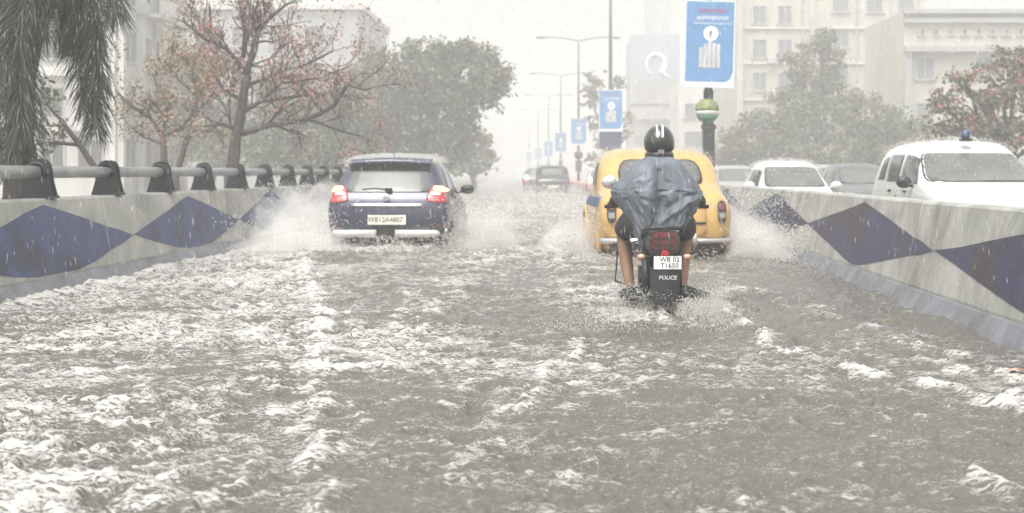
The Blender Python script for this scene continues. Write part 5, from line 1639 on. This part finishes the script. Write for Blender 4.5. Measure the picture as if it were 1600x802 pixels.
# round the motorcycle
spray('wheel_spray', [plume(3000, .62, 11.7, WZ, .10, .3, .2, 1.7), plume(3000, 1.36, 11.8, WZ, .10, .3, .2, 1.7), sheet_jet(2600, (1.02, 11.3, WZ - .05), (.22, -.97), 1.3, .12, .20), sheet_jet(2600, (.84, 11.4, WZ - .05), (-.42, -.9), 1.5, .16, .13), plume(1500, .80, 11.5, WZ - .05, .10, .35, .24, 1.8), plume(1500, 1.12, 11.3, WZ - .05, .09, .35, .22, 1.8),
                      plume(1800, .75, 12.8, WZ, .18, .35, .3, 1.6), plume(1800, 1.35, 12.9, WZ, .18, .35, .3, 1.6)], .0036, M['spray'], .8)
spray('muddy_spray', [plume(900, .94, 11.2, WZ - .04, .15, .15, .12, 1.4), sheet_jet(900, (1.02, 11.3, WZ - .05), (.2, -.97), 1.2, .14, .20), sheet_jet(900, (.84, 11.4, WZ - .05), (-.42, -.9), 1.3, .18, .13)], .0036, M['spray_mud'], .8)
# rain bouncing off the roofs
def roof_splash(ob_, n, size, hgt, zmin):
    me = ob_.data; Mw = Matrix.Translation(ob_.parent.location) @ ob_.parent.rotation_euler.to_matrix().to_4x4()
    pts = [Mw @ v.co for v in me.vertices if v.normal.z > .45 and v.co.z > zmin]
    P = np.array([tuple(p) for p in pts])
    P = P[RNG.integers(0, len(P), n)] + RNG.normal(size=(n, 3)) * np.array([.08, .12, .0])
    P[:, 2] += hgt * RNG.random(n) ** 2.2
    return drops('rain_splash', P, RNG.uniform(size * .5, size, n), RNG.uniform(.9, 2, n), M['spray'])
FIND = {}
for o_ in list(COL.objects):
    if o_.name.startswith('body') and o_.parent is not None: FIND[o_.parent.name] = o_
roof_splash(FIND['hatchback'], 9000, .006, .055, 1.42)
roof_splash(FIND['taxi'], 2600, .006, .07, 1.3)
roof_splash(FIND['jeep'], 3000, .006, .07, 1.3)
roof_splash(FIND['white_hatchback'], 2600, .008, .08, 1.2)
# drops hopping off the water where the rain hits it
n = 6500
Yd = 4.8 * np.exp(RNG.random(n) * math.log(18 / 4.8))
Xd = RNG.uniform(XL + .1, XR - .1, n) + bend(Yd)
Zd = WZ + .01 + .06 * RNG.random(n) ** 2.0
drops('rain_splash', np.stack([Xd, Yd, Zd], 1), RNG.uniform(.0009, .0022, n), RNG.uniform(.9, 2.2, n), M['spray'])
# far wheels
spray('wheel_spray', [plume(4000, .4, 68, WZ, 1.0, 2, .5, 1.8), plume(3000, -.5, 80, WZ, 1.0, 2, .5, 1.8), plume(4000, 1.2, 45, WZ, 1.4, 8, .25, 1.8), plume(4000, -1.5, 40, WZ, 1.3, 6, .3, 1.8)], .025, M['spray'])

# fine mist hanging over the churned water: lumpy bodies of even density, thin at their rims
def mist_mat(name, dens):
    m = bpy.data.materials.new(name); m.use_nodes = True
    N, L = m.node_tree.nodes, m.node_tree.links
    N.clear()
    pv = N.new('ShaderNodeVolumePrincipled')
    pv.inputs['Color'].default_value = (.93, .92, .90, 1)
    pv.inputs['Density'].default_value = dens
    o = N.new('ShaderNodeOutputMaterial'); L.new(pv.outputs[0], o.inputs['Volume'])
    return m
def mist(x, y, rx, ry, h, dens, seed=0):
    nu, nv = 40, 18
    rows = []
    for i in range(nv + 1):
        t = math.pi * i / nv
        row = []
        for k in range(nu + 1):
            a = 2 * math.pi * (k % nu) / nu
            d = Vector((math.sin(t) * math.cos(a), math.sin(t) * math.sin(a), -math.cos(t)))
            p = Vector((d.x * rx, d.y * ry, d.z * h * (.12 if d.z < 0 else 1)))
            n = float(fbm(np.array([p.x * 2.4 + seed * 7.1 + p.z * 1.3]), np.array([p.y * 1.6 + p.z * 2.9 + seed]), 4)[0])
            row.append(tuple(p * (1 + .42 * n)))
        rows.append(row)
    me = MB().grid(rows).mesh('spray_mist')
    bm = bmesh.new(); bm.from_mesh(me); bmesh.ops.remove_doubles(bm, verts=bm.verts, dist=1e-5); bmesh.ops.recalc_face_normals(bm, faces=bm.faces); bm.to_mesh(me); bm.free()
    o = obj('spray_mist', me, mist_mat('spray_mist', dens), None, True, (x, y, WZ))
    o['kind'] = 'stuff'
    return o
for q in MISTS: mist(*q)

# scraps floating by the right barrier
for (px, py, ln, lab) in ((1590, 581, .10, 'orange scrap floating by the foot of the right barrier, nearest the frame edge'), (1386, 503, .07, 'tiny dull orange scrap floating on the brown water, farther from us')):
    x_, y_ = on_water(px, py, .24)
    sc = MB().grid([[(-.5 * ln, -.012, 0), (0, -.02, .008), (.5 * ln, -.008, 0)], [(-.5 * ln, .012, .006), (0, .02, .014), (.5 * ln, .010, .004)], [(-.4 * ln, .02, -.004), (0, .03, 0), (.4 * ln, .02, -.004)]])
    tag(obj('litter', sc, M['brown_leaf'] if ln < .08 else M['amber'], None, False, (x_, y_, .245)), lab, 'litter', 'scraps floating by the barrier')

# the rain-filled air: one closed even volume round everything
hz = MB().box((0, 420, 20), (860, 1000, 42.4))
hm_ = bpy.data.materials.new('rain_haze'); hm_.use_nodes = True
N, L = hm_.node_tree.nodes, hm_.node_tree.links
N.clear()
pv = N.new('ShaderNodeVolumePrincipled')
pv.inputs['Color'].default_value = (.99, .987, .972, 1)
pv.inputs['Density'].default_value = 0.0056
pv.inputs['Anisotropy'].default_value = .3
ho = N.new('ShaderNodeOutputMaterial')
L.new(pv.outputs[0], ho.inputs['Volume'])
kind(obj('haze', hz, hm_), 'stuff')
